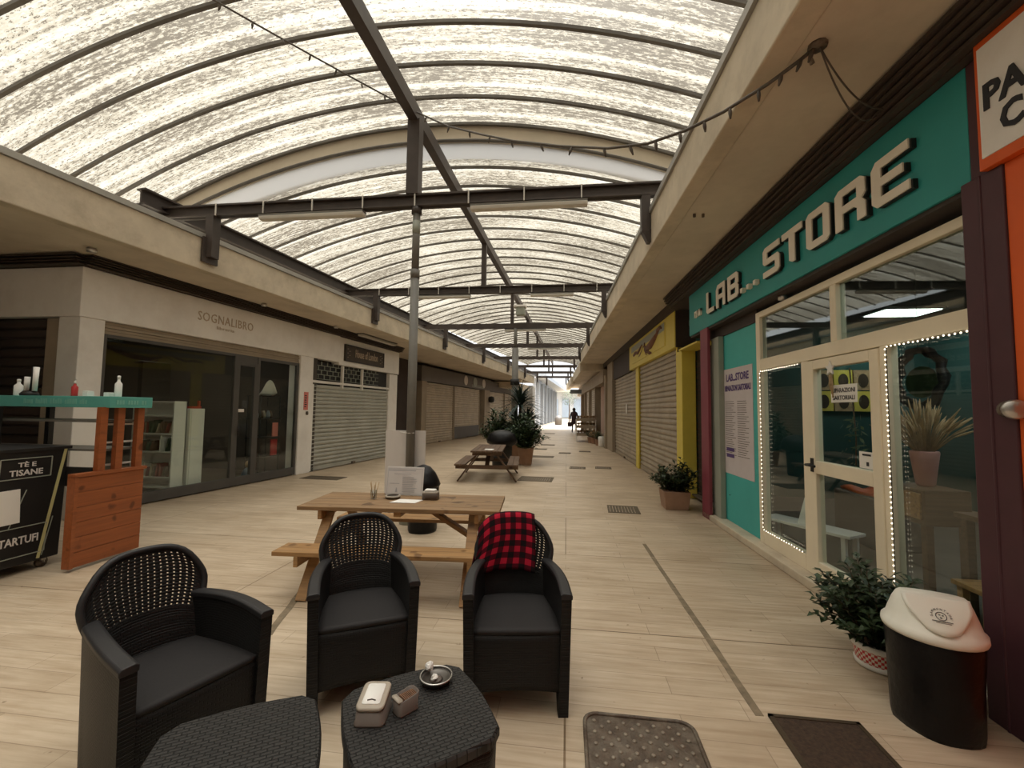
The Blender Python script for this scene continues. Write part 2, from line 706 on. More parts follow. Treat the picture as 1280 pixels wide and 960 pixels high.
M['rattop'] = rattan_mat('black_rattan_top', (.028, .0265, .025), 56, 72, .9, .5)
M['seat'] = pm('charcoal_seat', (.022, .020, .020), .7, .12, 90, bump=.15, spec=.25)
M['plaid'] = plaid_mat()
M['wood'] = wood_mat('honey_pine', (.36, .20, .078), 'X')
M['woodw'] = wood_mat('weathered_pine_top', (.275, .165, .078), 'X', contrast=.4)
M['woodd'] = wood_mat('dark_stained_pine', (.105, .058, .030), 'X')
M['redwood'] = wood_mat('red_brown_larch', (.30, .085, .024), 'Y', .5, .25, 2.2)
M['black'] = pm('matt_black', (.014, .013, .0125), .5, .15, 4)
M['bag'] = pm('black_bin_liner', (.007, .0065, .007), .36, .2, 9, bump=.6, bscale=14, spec=.22)
M['lid'] = pm('ivory_plastic_lid', (.80, .78, .69), .42, .03, 4)
M['silver'] = pm('brushed_metal', (.55, .53, .50), .3, .05, 9, metal=.9)
M['taupep'] = pm('taupe_plastic', (.12, .095, .08), .45, .06, 10)
M['beigep'] = pm('beige_plastic', (.36, .31, .25), .45, .05, 10)
M['sachet'] = pm('brown_sachets', (.16, .08, .045), .7, .5, 40)
M['leaf'] = pm('dark_glossy_leaf', (.035, .055, .022), .45, .45, 9, spec=.45)
M['leaf2'] = pm('mid_green_leaf', (.045, .075, .030), .5, .4, 7)
M['yucca'] = pm('blue_green_spike_leaf', (.022, .040, .030), .45, .3, 6)
M['stem'] = pm('brown_stem', (.10, .065, .04), .8, .2, 12)
M['terra'] = pm('terracotta', (.36, .22, .15), .7, .12, 6)
M['pink'] = pm('dusty_pink_ceramic', (.50, .24, .215), .5, .06, 6)
M['straw'] = pm('dried_straw', (.40, .27, .14), .8, .3, 20)
M['iron'] = pm('rusty_cast_iron', (.085, .060, .041), .55, .4, 14, bump=.5, bscale=60, dirt=((.30, .26, .2), 9, .6))
M['mat'] = pm('brown_coir', (.060, .038, .024), .9, .35, 60, bump=.8, bscale=200)
M['grate'] = pm('brown_grate', (.11, .085, .055), .7, .2, 12)
M['strip'] = pm('dark_expansion_strip', (.20, .155, .10), .8, .35, 14)
M['red'] = pm('red_plastic', (.42, .03, .03), .5, .1, 6)
M['pinkpaper'] = pm('pink_card', (.62, .2, .17), .7, .06, 6)
M['ydot'] = pm('pale_yellow_strip', (.62, .58, .28), .5, .05, 4)
M['gin'] = gingham_mat()
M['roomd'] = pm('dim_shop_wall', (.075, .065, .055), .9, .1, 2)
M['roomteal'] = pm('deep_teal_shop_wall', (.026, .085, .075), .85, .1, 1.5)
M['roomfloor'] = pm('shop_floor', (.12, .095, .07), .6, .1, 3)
M['bulb'] = emit('warm_led', (1, .86, .62), 1.6)
M['tube'] = pm('white_lamp_tube', (.62, .60, .55), .35, .03, 4)
M['panel'] = emit('led_panel_and_fill', (.93, 1, .98), 5)
M['shop_fill'] = emit('warm_fill_glow', (1, .9, .75), 5)
M['bright'] = pm('pale_render', (.27, .285, .30), .7, .04, 1)
M['pale'] = pm('pale_grey_pillar', (.40, .39, .36), .7, .05, 1)
M['bluegrey'] = pm('blue_grey_glazing', (.17, .21, .26), .35, .1, 1)
M['skin'] = pm('skin', (.45, .28, .2), .6, .05, 8)
M['coat'] = pm('dark_maroon_coat', (.05, .03, .035), .8, .15, 8)
M['trous'] = pm('dark_trousers', (.025, .025, .03), .8, .1, 8)
M['hair'] = pm('dark_hair', (.03, .02, .015), .7, .2, 30)
M['cable'] = pm('grey_cable', (.10, .085, .07), .6, .15, 10)
M['board'] = pm('white_foam_board', (.66, .625, .60), .7, .03, 3)
M['signbrown'] = pm('dark_brown_sign', (.055, .038, .022), .5, .2, 5)
M['letter'] = pm('cream_letter_face', (.86, .80, .69), .5, .03, 5)
M['poster'] = pm('pale_lilac_poster', (.60, .55, .57), .7, .04, 6)
M['violet'] = pm('violet_ink', (.10, .06, .20), .7, .1, 6)
BOOK = [pm('book_' + n, c, .6, .15, 12) for n, c in (('cream', (.5, .42, .3)), ('red', (.3, .07, .05)), ('brown', (.16, .1, .06)), ('white', (.6, .57, .5)), ('green', (.09, .13, .08)))]


# ------------------------------------------------------------------ text
def text(name, body, O, ux, uy, w, h, depth, mat, parent=None, spacing=1.0, bold=0.0):
    cu = bpy.data.curves.new('tmp', 'FONT')
    cu.body = body
    cu.extrude = .02
    cu.space_character = spacing
    cu.offset = bold
    cu.resolution_u = 2
    t = bpy.data.objects.new('tmp', cu)
    COL.objects.link(t)
    dg = bpy.context.evaluated_depsgraph_get()
    me = bpy.data.meshes.new_from_object(t.evaluated_get(dg))
    bpy.data.objects.remove(t)
    xs = [v.co.x for v in me.vertices]
    ys = [v.co.y for v in me.vertices]
    x0, x1, y0, y1 = min(xs), max(xs), min(ys), max(ys)
    O, ux, uy = Vector(O), Vector(ux).normalized(), Vector(uy).normalized()
    n = ux.cross(uy)
    mb = MB()
    mb.v = [O + ux * ((v.co.x - x0) / (x1 - x0) * w) + uy * ((v.co.y - y0) / max(1e-6, y1 - y0) * h) + n * ((v.co.z / .02 + 1) / 2 * depth) for v in me.vertices]
    mb.f = [list(p.vertices) for p in me.polygons]
    bpy.data.meshes.remove(me)
    return mb.build(name, mat, parent, world=True)


UZ = Vector((0, 0, 1))
LU = Vector((LW[1], 1, 0)).normalized()      # reading direction on the left wall
RU = Vector((-RW[1], -1, 0)).normalized()    # reading direction on the right wall


def lines(mb, O, ux, uy, w, h, n, frac=.5, depth=.0015, ragged=.35, cols=1):
    """rows of unreadable small print as thin raised bars"""
    O = Vector(O)
    ux = Vector(ux).normalized()
    uy = Vector(uy).normalized()
    cw = w / cols
    for c in range(cols):
        for i in range(n):
            L_ = cw * .88 * (1 - ragged * random.random())
            y = h * (1 - (i + .75) / n)
            mb.prism([(c * cw, y), (c * cw + L_, y), (c * cw + L_, y + h / n * frac), (c * cw, y + h / n * frac)], O, ux, uy, depth)


# ================================================================== SETTING
# floor
mb = MB()
mb.box(-16, 9, -9, 120, -.25, 0)
struct(mb.build('floor', M['floor']), 'cream travertine floor of the arcade laid in long courses', 'floor')
# step under the teal shop
mb = MB()
mb.wbox(RW, 2.40, 6.7, 0, .08, 0, .6)
struct(mb.build('trim_1', M['conc'], bevel=.01), 'low stone kerb along the foot of the teal shop front', 'kerb')


def strip(name, a, b, w, label):
    m = MB()
    n = 14
    a, b = Vector(a), Vector(b)
    d = (b - a).normalized()
    s_ = Vector((-d.y, d.x, 0))
    pts = []
    for i in range(n + 1):
        p = a + (b - a) * i / n
        pts.append((p + s_ * w * (.42 + random.random() * .16), p - s_ * w * (.42 + random.random() * .16)))
    for i in range(n):
        q0, q1 = pts[i], pts[i + 1]
        m.hexa([q0[0] + Vector((0, 0, -.002)), q0[1] + Vector((0, 0, -.002)), q1[1] + Vector((0, 0, -.002)), q1[0] + Vector((0, 0, -.002)),
                q0[0] + UZ * .002, q0[1] + UZ * .002, q1[1] + UZ * .002, q1[0] + UZ * .002])
    struct(m.build(name, M['strip']), label, 'floor joint')


strip('trim_2', fl(805, 680), fl(950, 895), .042, 'dark worn expansion strip in the floor running from the teal shop towards the manhole')
strip('trim_3', fl(402, 706), fl(335, 794), .05, 'worn joint strip in the floor behind the first rattan chairs')

# roof vaults
SPX = lambda Y: -2.11 + .03 * (Y - 5.55)
LF = lambda Y: wx(LW, Y, 1.12)     # left fascia front face
RF = lambda Y: wx(RW, Y, -.97)     # right fascia front face
NZ, NK, FZ, FK = 6.42, .047, 5.83, .053
GY = 6.94
END = 37.2


def near_pt(Y, t, up=0.0):
    xc = -2.4
    x = xc + (t * 2 - 1) * 5.9
    return Vector((x, Y, NZ + up - NK * (x - xc) ** 2))


def far_pt(Y, t, up=0.0):
    xc = -2.22 + .03 * (Y - 7)
    xl, xr = LF(Y) - 1.75, RF(Y) + 1.6
    x = xl + (xr - xl) * t
    k = FK * (8.6 / (xr - xl + .6))
    return Vector((x, Y, FZ + up - k * (x - xc) ** 2))


def ribs(parent, fn, ys, r=.022):
    for Y in ys:
        m = MB()
        q = [fn(Y, i / 40, -.03) for i in range(41)]
        vs, fs = [], []
        for p in q:
            vs += [p + Vector((0, -r, -.02)), p + Vector((0, r, -.02)), p + Vector((0, r, .025)), p + Vector((0, -r, .025))]
        for i in range(40):
            a = i * 4
            for k in range(4):
                l = (k + 1) % 4
                fs.append((a + k, a + l, a + 4 + l, a + 4 + k))
        m.add(vs, fs, False)
        m.build('rib', M['rib'], parent)


m = MB()
m.grid(lambda u, v: near_pt(-8 + (GY + 8) * v, u), 48, 30)
c1 = struct(m.build('ceiling', M['roof']), 'higher streaked translucent barrel vault over the café seats', 'roof')
ribs(c1, near_pt, [4.95 - .645 * k for k in range(-3, 18)], .024)
m = MB()
m.grid(lambda u, v: far_pt(GY + .04 + (END - GY - .04) * v, u), 48, 60)
c2 = struct(m.build('ceiling.001', M['roof']), 'lower streaked translucent barrel vault running down the arcade', 'roof')
ribs(c2, far_pt, [7.2 + .645 * k for k in range(47)], .017)
# gable between both vaults
m = MB()


def gab(u, v):
    a = near_pt(GY, u)
    b = far_pt(GY + .04, min(1, max(0, u)))
    x = a.x
    xc = -2.2
    zb = FZ - .02 - FK * (x - xc) ** 2
    zt = a.z
    zb = min(zb, zt - .12)
    return Vector((x, GY, zb + (zt - zb) * v))


m.grid(lambda u, v: Vector((gab(u, 1).x, GY, max(gab(u, 1).z - .32 * (1 - v), gab(u, 0).z))), 40, 1, smooth=False)
g = struct(m.build('wall_gable', M['gable'], solid=.04), 'cream arched gable where the higher vault meets the lower one', 'gable')
m = MB()
m.grid(lambda u, v: Vector((gab(u, 1).x, GY + .02, gab(u, 0).z + (max(gab(u, 1).z - .31, gab(u, 0).z + .01) - gab(u, 0).z) * v)), 40, 1, smooth=False)
m.build('lower_sheet', M['sheet'], g)
for dz, nm, r in ((0.0, 'edge_rail', .025), (-.30, 'lower_rail', .028)):
    m = MB()
    m.tube([near_pt(GY - .03, i / 40, dz) for i in range(41)], r, 6)
    m.build(nm, M['rib'], g)
# vault kerbs on the flat roofs
m = MB()
m.hexa([(-8.5, -8, 3.9), (-8.2, -8, 3.9), (-8.2, GY, 3.9), (-8.5, GY, 3.9), (-8.5, -8, 4.8), (-8.2, -8, 4.8), (-8.2, GY, 4.8), (-8.5, GY, 4.8)])
m.wbox(LW, GY, END, 3.9, 4.58, -.9, -.62)
struct(m.build('wall_left_kerb', M['conc']))
m = MB()
m.box(3.45, 3.7, -8, GY, 4.0, 4.8)
m.wbox(RW, GY, END, 4.0, 4.62, .62, .8)
struct(m.build('wall_right_kerb', M['conc']))

# soffits (flat canopies) with concrete lips
m = MB()
m.wbox(LW, -8, 31, 3.50, 3.9, -9, 1.0)
struct(m.build('ceiling_left', M['soffit']), 'plastered canopy soffit over the left shops', 'soffit')
m = MB()
m.wbox(LW, -8, 31, 3.47, 3.93, .96, 1.12)
f1 = struct(m.build('trim_4', M['conc'], bevel=.012), 'concrete canopy edge along the left side of the arcade', 'fascia')
m = MB()
m.wbox(LW, -8, 31, 3.93, 4.0, .90, 1.145)
m.build('flashing', M['flash'], f1)
m = MB()
m.wbox(RW, -8, 19.5, 3.62, 4.0, -.85, 6)
struct(m.build('ceiling_right', M['soffit']), 'plastered canopy soffit over the right shops', 'soffit')
m = MB()
m.wbox(RW, -8, 19.5, 3.60, 4.03, -.97, -.80)
f2 = struct(m.build('trim_5', M['conc'], bevel=.012), 'concrete canopy edge along the right side of the arcade', 'fascia')
m = MB()
m.wbox(RW, -8, 19.5, 4.03, 4.10, -.995, -.75)
m.build('flashing', M['flash'], f2)
# farther right canopy, stepped lower
m = MB()
m.wbox(RW, 19.5, 37, 3.45, 3.8, -.72, 6)
struct(m.build('ceiling_right.001', M['soffit']), 'farther and lower canopy over the right shops', 'soffit')
m = MB()
m.wbox(RW, 19.5, 28, 3.38, 3.9, -.86, -.70)
m.wbox(RW, 28, 37, 3.3, 3.75, -.98, -.70)
m.wbox(RW, 19.3, 19.5, 3.3, 4.03, -.97, .2)
struct(m.build('trim_6', M['conc'], bevel=.01), 'farther stepped concrete canopy edge on the right', 'fascia')
# farther left lower canopy block
m = MB()
m.wbox(L3, 28.3, 33, 3.02, 3.42, -.6, 1.0)
struct(m.build('trim_7', M['conc'], bevel=.01), 'lower concrete canopy block over the farthest left shutters', 'fascia')

# building masses
m = MB()
m.box(-16, -15.7, -8, 34, 0, 3.9)
struct(m.build('wall_left_end', M['roomd']))
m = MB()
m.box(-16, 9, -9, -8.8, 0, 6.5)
struct(m.build('wall_back_blocker', M['roomd']))  # unseen end wall added to keep sky light out behind the camera
# the corner of the bookshop: side wall
CY = 4.87
CX = wx(LW, CY)
m = MB()
m.box(-16, CX - .6, CY + .12, CY + .3, 0, 3.5)
struct(m.build('wall_left_side', M['brown']), 'dark side wall of the corner shop', 'wall')
m = MB()
m.wbox(LW, 9.42, 9.6, 0, 3.5, -8, -.06)
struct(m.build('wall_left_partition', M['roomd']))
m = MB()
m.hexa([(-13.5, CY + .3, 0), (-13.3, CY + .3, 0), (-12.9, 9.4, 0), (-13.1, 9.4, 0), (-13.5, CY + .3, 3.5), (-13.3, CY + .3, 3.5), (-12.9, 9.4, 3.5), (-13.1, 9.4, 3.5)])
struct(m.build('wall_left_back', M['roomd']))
m = MB()
m.wbox(LW, 9.6, 13.40, 0, 3.5, -3, -.22)
struct(m.build('wall_left', M['brown']), 'dark wall behind the grey shutter', 'wall')
m = MB()
m.wbox(L3, 13.5, 33.2, 0, 3.5, -4, -.25)
struct(m.build('wall_left.001', M['brown']), 'dark set-back wall behind the beige shutters', 'wall')
# louvre bands above the signs
m = MB()
for k in range(5):
    z = 3.36 + k * .03
    m.wbox(LW, CY - .02, 13.45, z, z + .016, -.02, .10 + k * .018)
m.wbox(LW, CY - .02, 13.45, 3.35, 3.5, -.06, 0.02)
for k in range(4):
    z = 3.36 + k * .035
    m.box(-16, CX + .05, CY - .10 - k * .018, CY + .12, z, z + .016)
m.box(-16, CX, CY, CY + .14, 3.35, 3.5)
struct(m.build('trim_8', M['louver']), 'dark louvre band between the left signs and the soffit', 'louvre')
m = MB()
for k in range(5):
    z = 3.40 + k * .043
    m.wbox(RW, -8, 8.1, z, z + .024, -.10 - .02 * k, .1)
m.wbox(RW, -8, 8.1, 3.39, 3.62, -.05, .3)
m.wbox(RW, 8.1, 19.4, 3.41, 3.62, .05, .4)
struct(m.build('trim_9', M['louver']), 'dark louvre band between the right signs and the soffit', 'louvre')

# ------------------------------------------------------------------ left corner shop (bookshop)
m = MB()
m.wbox(LW, CY, 10.35, 2.68, 3.35, -.28, 0)
m.box(-16, CX - .27, CY + .004, CY + .25, 2.68, 3.35)
sg = thing('shop_sign', 'long plain white fascia sign with faint gold lettering over the dark corner shop', 'shop sign', (CX, CY, 2.68))
m.build('board', M['white'], sg, world=True, bevel=.008)
text('lettering', 'SOGNALIBRO', wp(LW, 6.50, 2.975, .002), LU, UZ, 1.14, .155, .006, M['gold'], sg, 1.1)
text('lettering', 'libreria', wp(LW, 6.86, 2.875, .002), LU, UZ, .36, .055, .005, M['gold'], sg)
m = MB()
m.wbox(LW, CY + .03, 5.19, 0, 2.68, -.36, -.03)
struct(m.build('wall_left_pillar', M['white'], bevel=.008), 'white corner pillar of the dark glazed shop', 'pillar')
m = MB()
m.wbox(LW, 9.0, 9.42, 0, 2.68, -.3, -.02)
struct(m.build('wall_left_pillar.001', M['white'], bevel=.008), 'white pillar between the glazed shop and the grey shutter', 'pillar')
m = MB()
m.wbox(LW, 12.93, 13.42, 0, 2.60, -.3, -.04)
struct(m.build('wall_left_pillar.002', M['white'], bevel=.008), 'white pillar at the far side of the grey shutter', 'pillar')
# roller box under sign
m = MB()
for k in range(4):
    m.wbox(LW, 5.19, 9.0, 2.50 + k * .045, 2.54 + k * .045, -.22, -.06 - .012 * (k % 2))
struct(m.build('trim_10', M['taupe']), 'rolled shutter edge under the white sign', 'shutter box')
# glazing: window_1, door_1, window_2


def framed(name, W, Ya, Yb, za, zb, off, fm, gm, t=.05, d=.06, bottom=None, pane=True):
    m = MB()
    b = bottom if bottom is not None else t
    m.wbox(W, Ya, Ya + t, za, zb, off - d / 2, off + d / 2)
    m.wbox(W, Yb - t, Yb, za, zb, off - d / 2, off + d / 2)
    m.wbox(W, Ya + t, Yb - t, zb - t, zb, off - d / 2, off + d / 2)
    m.wbox(W, Ya + t, Yb - t, za, za + b, off - d / 2, off + d / 2)
    o = struct(m.build(name, fm, bevel=.004))
    if pane:
        m = MB()
        m.wbox(W, Ya + t, Yb - t, za + b, zb - t, off - .004, off + .004)
        m.build('pane', gm, o)
    return o


framed('window_1', LW, 5.19, 7.38, .02, 2.50, -.08, M['frameD'], M['gloss'], .05, .06, .16)
d1 = framed('door_1', LW, 7.38, 7.86, .02, 2.36, -.08, M['frameD'], M['gloss'], .07, .06, .16)
d1['label'] = 'narrow dark framed glass door of the corner shop'
d1['category'] = 'door'
m = MB()
m.wbox(LW, 7.38, 7.86, 2.36, 2.50, -.10, -.06)
m.build('transom', M['frameD'], d1)
m = MB()
m.tube([wp(LW, 7.44, .95, -.02), wp(LW, 7.44, 1.15, -.02)], .014, 8)
m.build('handle', M['black'], d1)
m = MB()
m.wbox(LW, 7.46, 7.60, 1.40, 1.46, -.075, -.072)
m.build('sticker', M['paper'], d1)
framed('window_2', LW, 7.86, 9.0, .02, 2.50, -.08, M['frameD'], M['gloss'], .06, .06, .16)
# little cluster sign in the top of the window
t = thing('hanging_sign', 'small pale four-panel sign hung in the upper corner of the dark shop window', 'sign', wp(LW, 5.36, 2.43, -.2))
for k in range(4):
    m = MB()
    m.wbox(LW, 5.24 + k * .066, 5.295 + k * .066, 2.44, 2.54, -.14, -.12)
    m.build('panel', M['bluegrey'], t, world=True, bevel=.006)
m = MB()
m.wbox(LW, 5.22, 5.52, 2.41, 2.44, -.15, -.11)
m.build('rail', M['black'], t, world=True)

# bookshop interior
m = MB()
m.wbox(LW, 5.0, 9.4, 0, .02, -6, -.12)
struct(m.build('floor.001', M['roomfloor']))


b = thing('bookcase', 'white open bookcase with sloping paperbacks just inside the dark shop window', 'bookcase', (-6.85, 6.55, .02))
BX0, BX1, BY0, BY1 = -7.25, -6.47, 6.40, 6.64
for x in (BX0, BX1 - .025):
    m = MB()
    m.box(x, x + .025, BY0, BY1, .02, 1.58)
    m.build('side_panel', M['whitepaint'], b, world=True)
m = MB()
m.box(BX0, BX1, BY1 - .012, BY1, .02, 1.58)
m.build('back_panel', M['whitepaint'], b, world=True)
for z in (.14, .30, .72, 1.02, 1.32, 1.555):
    m = MB()
    m.box(BX0 + .025, BX1 - .025, BY0, BY1 - .012, z, z + .025)
    m.build('shelf', M['whitepaint'], b, world=True)
m = MB()
m.box(-6.72, -6.70, BY0 + .01, BY1 - .012, .745, 1.02)
m.build('divider', M['whitepaint'], b, world=True)
for z, lab in ((.745, 'second'), (1.045, 'middle'), (.325, 'low')):
    x = BX0 + .12
    while x < BX1 - .08:
        w_ = .018 + random.random() * .022
        h = .15 + random.random() * .085
        ln = random.choice((0, 0, .03, .05))
        if not (z < .8 and z > .7 and -6.78 < x < -6.68):
            m = MB()
            m.hexa([(x, BY0 + .03, z), (x + w_, BY0 + .03, z), (x + w_, BY0 + .17, z), (x, BY0 + .17, z), (x + ln, BY0 + .03, z + h), (x + w_ + ln, BY0 + .03, z + h), (x + w_ + ln, BY0 + .17, z + h), (x + ln, BY0 + .17, z + h)])
            tag(m.build('book', random.choice(BOOK)), 'paperback on the %s shelf of the white bookcase' % lab, 'book', 'books on the %s shelf' % lab)
        x += w_ + ln + .012 + (.07 if random.random() < .15 else 0)
cb = thing('cabinet', 'plain white cabinet with blank front standing in the dark shop window', 'cabinet', (-6.7, 6.8, .02))
m = MB()
m.box(-7.1, -6.44, 6.68, 6.98, .02, 1.46)
m.build('body', M['whitepaint'], cb, world=True, bevel=.006)
m = MB()
m.box(-6.44, -6.428, 6.70, 6.96, .06, 1.43)
m.build('door', M['whitepaint'], cb, world=True, bevel=.004)
m = MB()
m.box(-6.7, -6.46, 6.72, 6.92, 1.46, 1.50)
m.box(-6.49, -6.46, 6.86, 6.90, 1.50, 1.60)
tag(m.build('letter_tray', M['red']), 'small red tray standing on the plain white cabinet', 'tray')
rl = thing('panel_or_fill_lamp', 'added fill lamp inside the dark corner shop', 'lamp', (-8.2, 7.3, 3.4))  # fill lamp added to brighten the bookshop interior
m = MB()
m.box(-8.6, -7.8, 6.9, 7.7, 3.42, 3.48)
m.build('frame', M['whitepaint'], rl, world=True)
m = MB()
m.box(-8.55, -7.85, 6.95, 7.65, 3.40, 3.42)
m.build('diffuser', M['shop_fill'], rl, world=True)
# dark partition behind
m = MB()
m.wbox(LW, 6.75, 7.25, .02, 2.3, -1.4, -1.3)
tag(m.build('display_screen', M['black'], bevel=.01), 'tall black display panel behind the narrow glass door', 'screen')
# glass shelf tower at right
st = thing('display_stand', 'dark shelf tower with small goods behind the right-hand shop pane', 'display stand', wp(LW, 8.45, .02, -.5))
for yy in (8.2, 8.72):
    for oo in (-.55, -.25):
        m = MB()
        m.tube([wp(LW, yy, .02, oo), wp(LW, yy, 1.75, oo)], .012, 6)
        m.build('post', M['black'], st, world=True)
for z in (.45, .85, 1.25, 1.72):
    m = MB()
    m.wbox(LW, 8.18, 8.74, z, z + .02, -.57, -.23)
    m.build('shelf', M['black'], st, world=True)
for i, (yy, z, dy, h, mm, lb, ct) in enumerate(((8.55, .47, .17, .34, 'pinkpaper', 'deep pink card on the lowest shelf of the dark display tower', 'card'), (8.58, .87, .15, .30, 'pinkpaper', 'pale pink card on the second shelf of the dark display tower', 'card'))):
    m = MB()
    m.wbox(LW, yy, yy + dy, z, z + h, -.30, -.28)
    tag(m.build('greeting_card', M['red' if i == 0 else 'pinkpaper']), lb, ct)
m = MB()
m.grid(lambda u, v: wp(LW, 8.28 + .4 * u, 1.74 + .34 * v * (1 - (2 * u - 1) ** 2 * .8), -.4 + .1 * v), 10, 4)
tag(m.build('paper_fan', M['paper'], solid=.01), 'pale folded paper fan on the top of the display tower', 'ornament')
for k in range(5):
    m = MB()
    m.lathe([(.03, 0), (.045, .05), (.03, .12), (.012, .16)], 10, wp(LW, 8.25 + k * .09, 1.27, -.38 + .03 * (k % 2)))
    tag(m.build('jar', M[('bluegrey', 'stem', 'beigep')[k % 3]]), 'small jar on the third shelf of the dark display tower', 'jar', 'jars on the display tower')
tt = thing('soft_toy', 'small pale plush bird sitting on the floor inside the shop window', 'toy', wp(LW, 8.02, .02, -.3))
m = MB()
m.lathe([(.02, 0), (.11, .03), (.13, .12), (.09, .22), (.03, .27)], 12, wp(LW, 8.02, .02, -.3))
m.build('body', M['bluegrey'], tt, world=True)
m = MB()
m.lathe([(.01, 0), (.06, .03), (.07, .08), (.05, .13), (.01, .15)], 12, wp(LW, 8.02, .27, -.3))
m.build('head', M['straw'], tt, world=True)

# side shutter in the alley face
def shutter(name, label, W, Ya, Yb, za, zb, off, mat, pitch=.1, guides=True, gm=None, sgn=1, lock=True, panel=None):
    t = thing(name, label, 'roller shutter', wp(W, Ya, za, off))
    m = MB()
    n = max(1, int(round((zb - za - .09) / pitch)))
    ph = (zb - za - .09) / n
    prof = []
    for i in range(n):
        z = za + .09 + i * ph
        prof += [(z, 0), (z + ph * .14, -.012), (z + ph * .20, .012), (z + ph * .55, .024), (z + ph * .93, .010)]
    prof.append((zb, 0))
    vs, fs = [], []
    for z, o in prof:
        vs += [wp(W, Ya, z, off + sgn * o), wp(W, Yb, z, off + sgn * o)]
    for i in range(len(prof) - 1):
        fs.append((2 * i, 2 * i + 1, 2 * i + 3, 2 * i + 2))
    m.add(vs, fs)
    m.build('curtain', mat, t, world=True)
    m = MB()
    m.wbox(W, Ya, Yb, za, za + .09, off - .02, off + .02)
    m.build('bottom_bar', mat, t, world=True)
    if guides:
        for y0, y1 in ((Ya - .05, Ya + .01), (Yb - .01, Yb + .05)):
            m = MB()
            m.wbox(W, y0, y1, za, zb, off - .04, off + .045 * sgn if sgn > 0 else off - .055)
            m.build('guide_rail', gm or mat, t, world=True)
    if lock:
        m = MB()
        ym = (Ya + Yb) / 2
        m.wbox(W, ym - .09, ym + .05, za + .0, za + .05, off + .02 * sgn, off + .06 * sgn)
        m.build('lock', M['iron'], t, world=True)
    if panel:
        m = MB()
        m.wbox(W, Ya + .03, Yb - .03, za + .02, za + panel, off + .03 * sgn, off + .045 * sgn)
        m.build('kick_panel', M['frameD'], t, world=True)
    return t


t = thing('roller_shutter', 'dark brown roller shutter in the side alley behind the turquoise counter', 'roller shutter', (CX - 1.6, CY + .1, 0))
m = MB()
prof = []
n = 20
for i in range(n):
    z = .02 + 2.64 / n * i
    p = 2.64 / n
    prof += [(z, 0), (z + p * .2, -.03), (z + p * .8, -.03), (z + p * .98, 0)]
vs, fs = [], []
for z, o in prof:
    vs += [(-15, CY + .1 + o, z), (CX - .52, CY + .1 + o, z)]
for i in range(len(prof) - 1):
    fs.append((2 * i, 2 * i + 1, 2 * i + 3, 2 * i + 2))
m.add(vs, fs)
m.build('curtain', M['shutD'], t, world=True)
m = MB()
m.box(CX - .55, CX - .34, CY + .04, CY + .16, 0, 2.66)
struct(m.build('trim_11', M['taupe']), 'grey return of the corner pillar beside the dark alley shutter', 'pillar')
m = MB()
m.box(-9.2, -7.66, CY - .35, CY - .30, 1.9, 2.95)
wb_ = thing('notice_board', 'white board edge hanging at the far left above the turquoise counter', 'board', (-8.4, CY - .33, 1.9))
m.build('board', M['board'], wb_, world=True, bevel=.004)
m = MB()
m.tube([(-8.4, CY - .325, 2.95), (-8.4, CY - .325, 3.5)], .006, 5)
m.tube([(-8.9, CY - .325, 2.95), (-8.9, CY - .325, 3.5)], .006, 5)
m.build('cord', M['cable'], wb_, world=True)

# ------------------------------------------------------------------ left shop two: grey shutter
m = MB()
m.wbox(LW, 10.35, 13.45, 2.62, 3.34, -.28, -.01)
struct(m.build('trim_12', M['white'], bevel=.008), 'white fascia over the grey shutter', 'fascia')
t = thing('shop_sign', 'small dark brown framed sign with pale old lettering on the white fascia', 'shop sign', wp(LW, 11.5, 2.74, 0))
m = MB()
m.wbox(LW, 10.53, 12.44, 2.74, 3.18, -.01, .03)
m.build('board', M['signbrown'], t, world=True)
m = MB()
for za, zb, ya, yb in ((2.74, 2.765, 10.53, 12.44), (3.155, 3.18, 10.53, 12.44), (2.74, 3.18, 10.53, 10.555), (2.74, 3.18, 12.415, 12.44)):
    m.wbox(LW, ya, yb, za, zb, .03, .04)
m.build('frame', M['black'], t, world=True)
text('lettering', 'House of London', wp(LW, 10.98, 2.88, .03), LU, UZ, 1.1, .22, .01, M['gold'], t)
for yy in (10.6, 12.2):
    m = MB()
    for q in range(5):
        m.lathe([(.03, 0), (.035, .01)], 8, wp(LW, yy + .03 + .06 * (q % 2) * 1.3, 2.84 + q * .055, .03), 1, .4)
    m.build('ornament', M['gold'], t, world=True)
shutter('roller_shutter', 'wide grey roller shutter under a lattice grille between two white pillars', LW, 9.47, 12.88, .02, 2.06, -.08, M['shutA'], .098, gm=M['white'])
t = thing('lattice_grille', 'dark lattice grille with white rails above the wide grey shutter', 'grille', wp(LW, 11, 2.08, -.1))
m = MB()
m.wbox(LW, 9.44, 12.92, 2.06, 2.62, -.20, -.14)
m.build('backing', M['black'], t, world=True)
m = MB()
m.wbox(LW, 9.44, 12.92, 2.10, 2.16, -.10, -.05)
m.build('rail', M['whitepaint'], t, world=True)
for yy in (10.56, 11.45):
    m = MB()
    m.wbox(LW, yy, yy + .05, 2.02, 2.60, -.10, -.04)
    m.build('mullion', M['whitepaint'], t, world=True)
m = MB()
for r in range(4):
    z = 2.20 + r * .11
    m.wbox(LW, 9.44, 12.4, z, z + .012, -.13, -.11)
    for c in range(13):
        y = 9.5 + c * .22 + (.11 if r % 2 else 0)
        m.wbox(LW, y, y + .012, z, z + .11, -.13, -.11)
m.build('lattice', M['greyp'], t, world=True)
t = thing('poster', 'small faded orange notice on the white pillar beside the grey shutter', 'poster', wp(LW, 9.22, 1.6, -.02))
m = MB()
m.wbox(LW, 9.14, 9.28, 1.45, 1.86, -.02, -.014)
m.build('sheet', M['pinkpaper'], t, world=True)
m = MB()
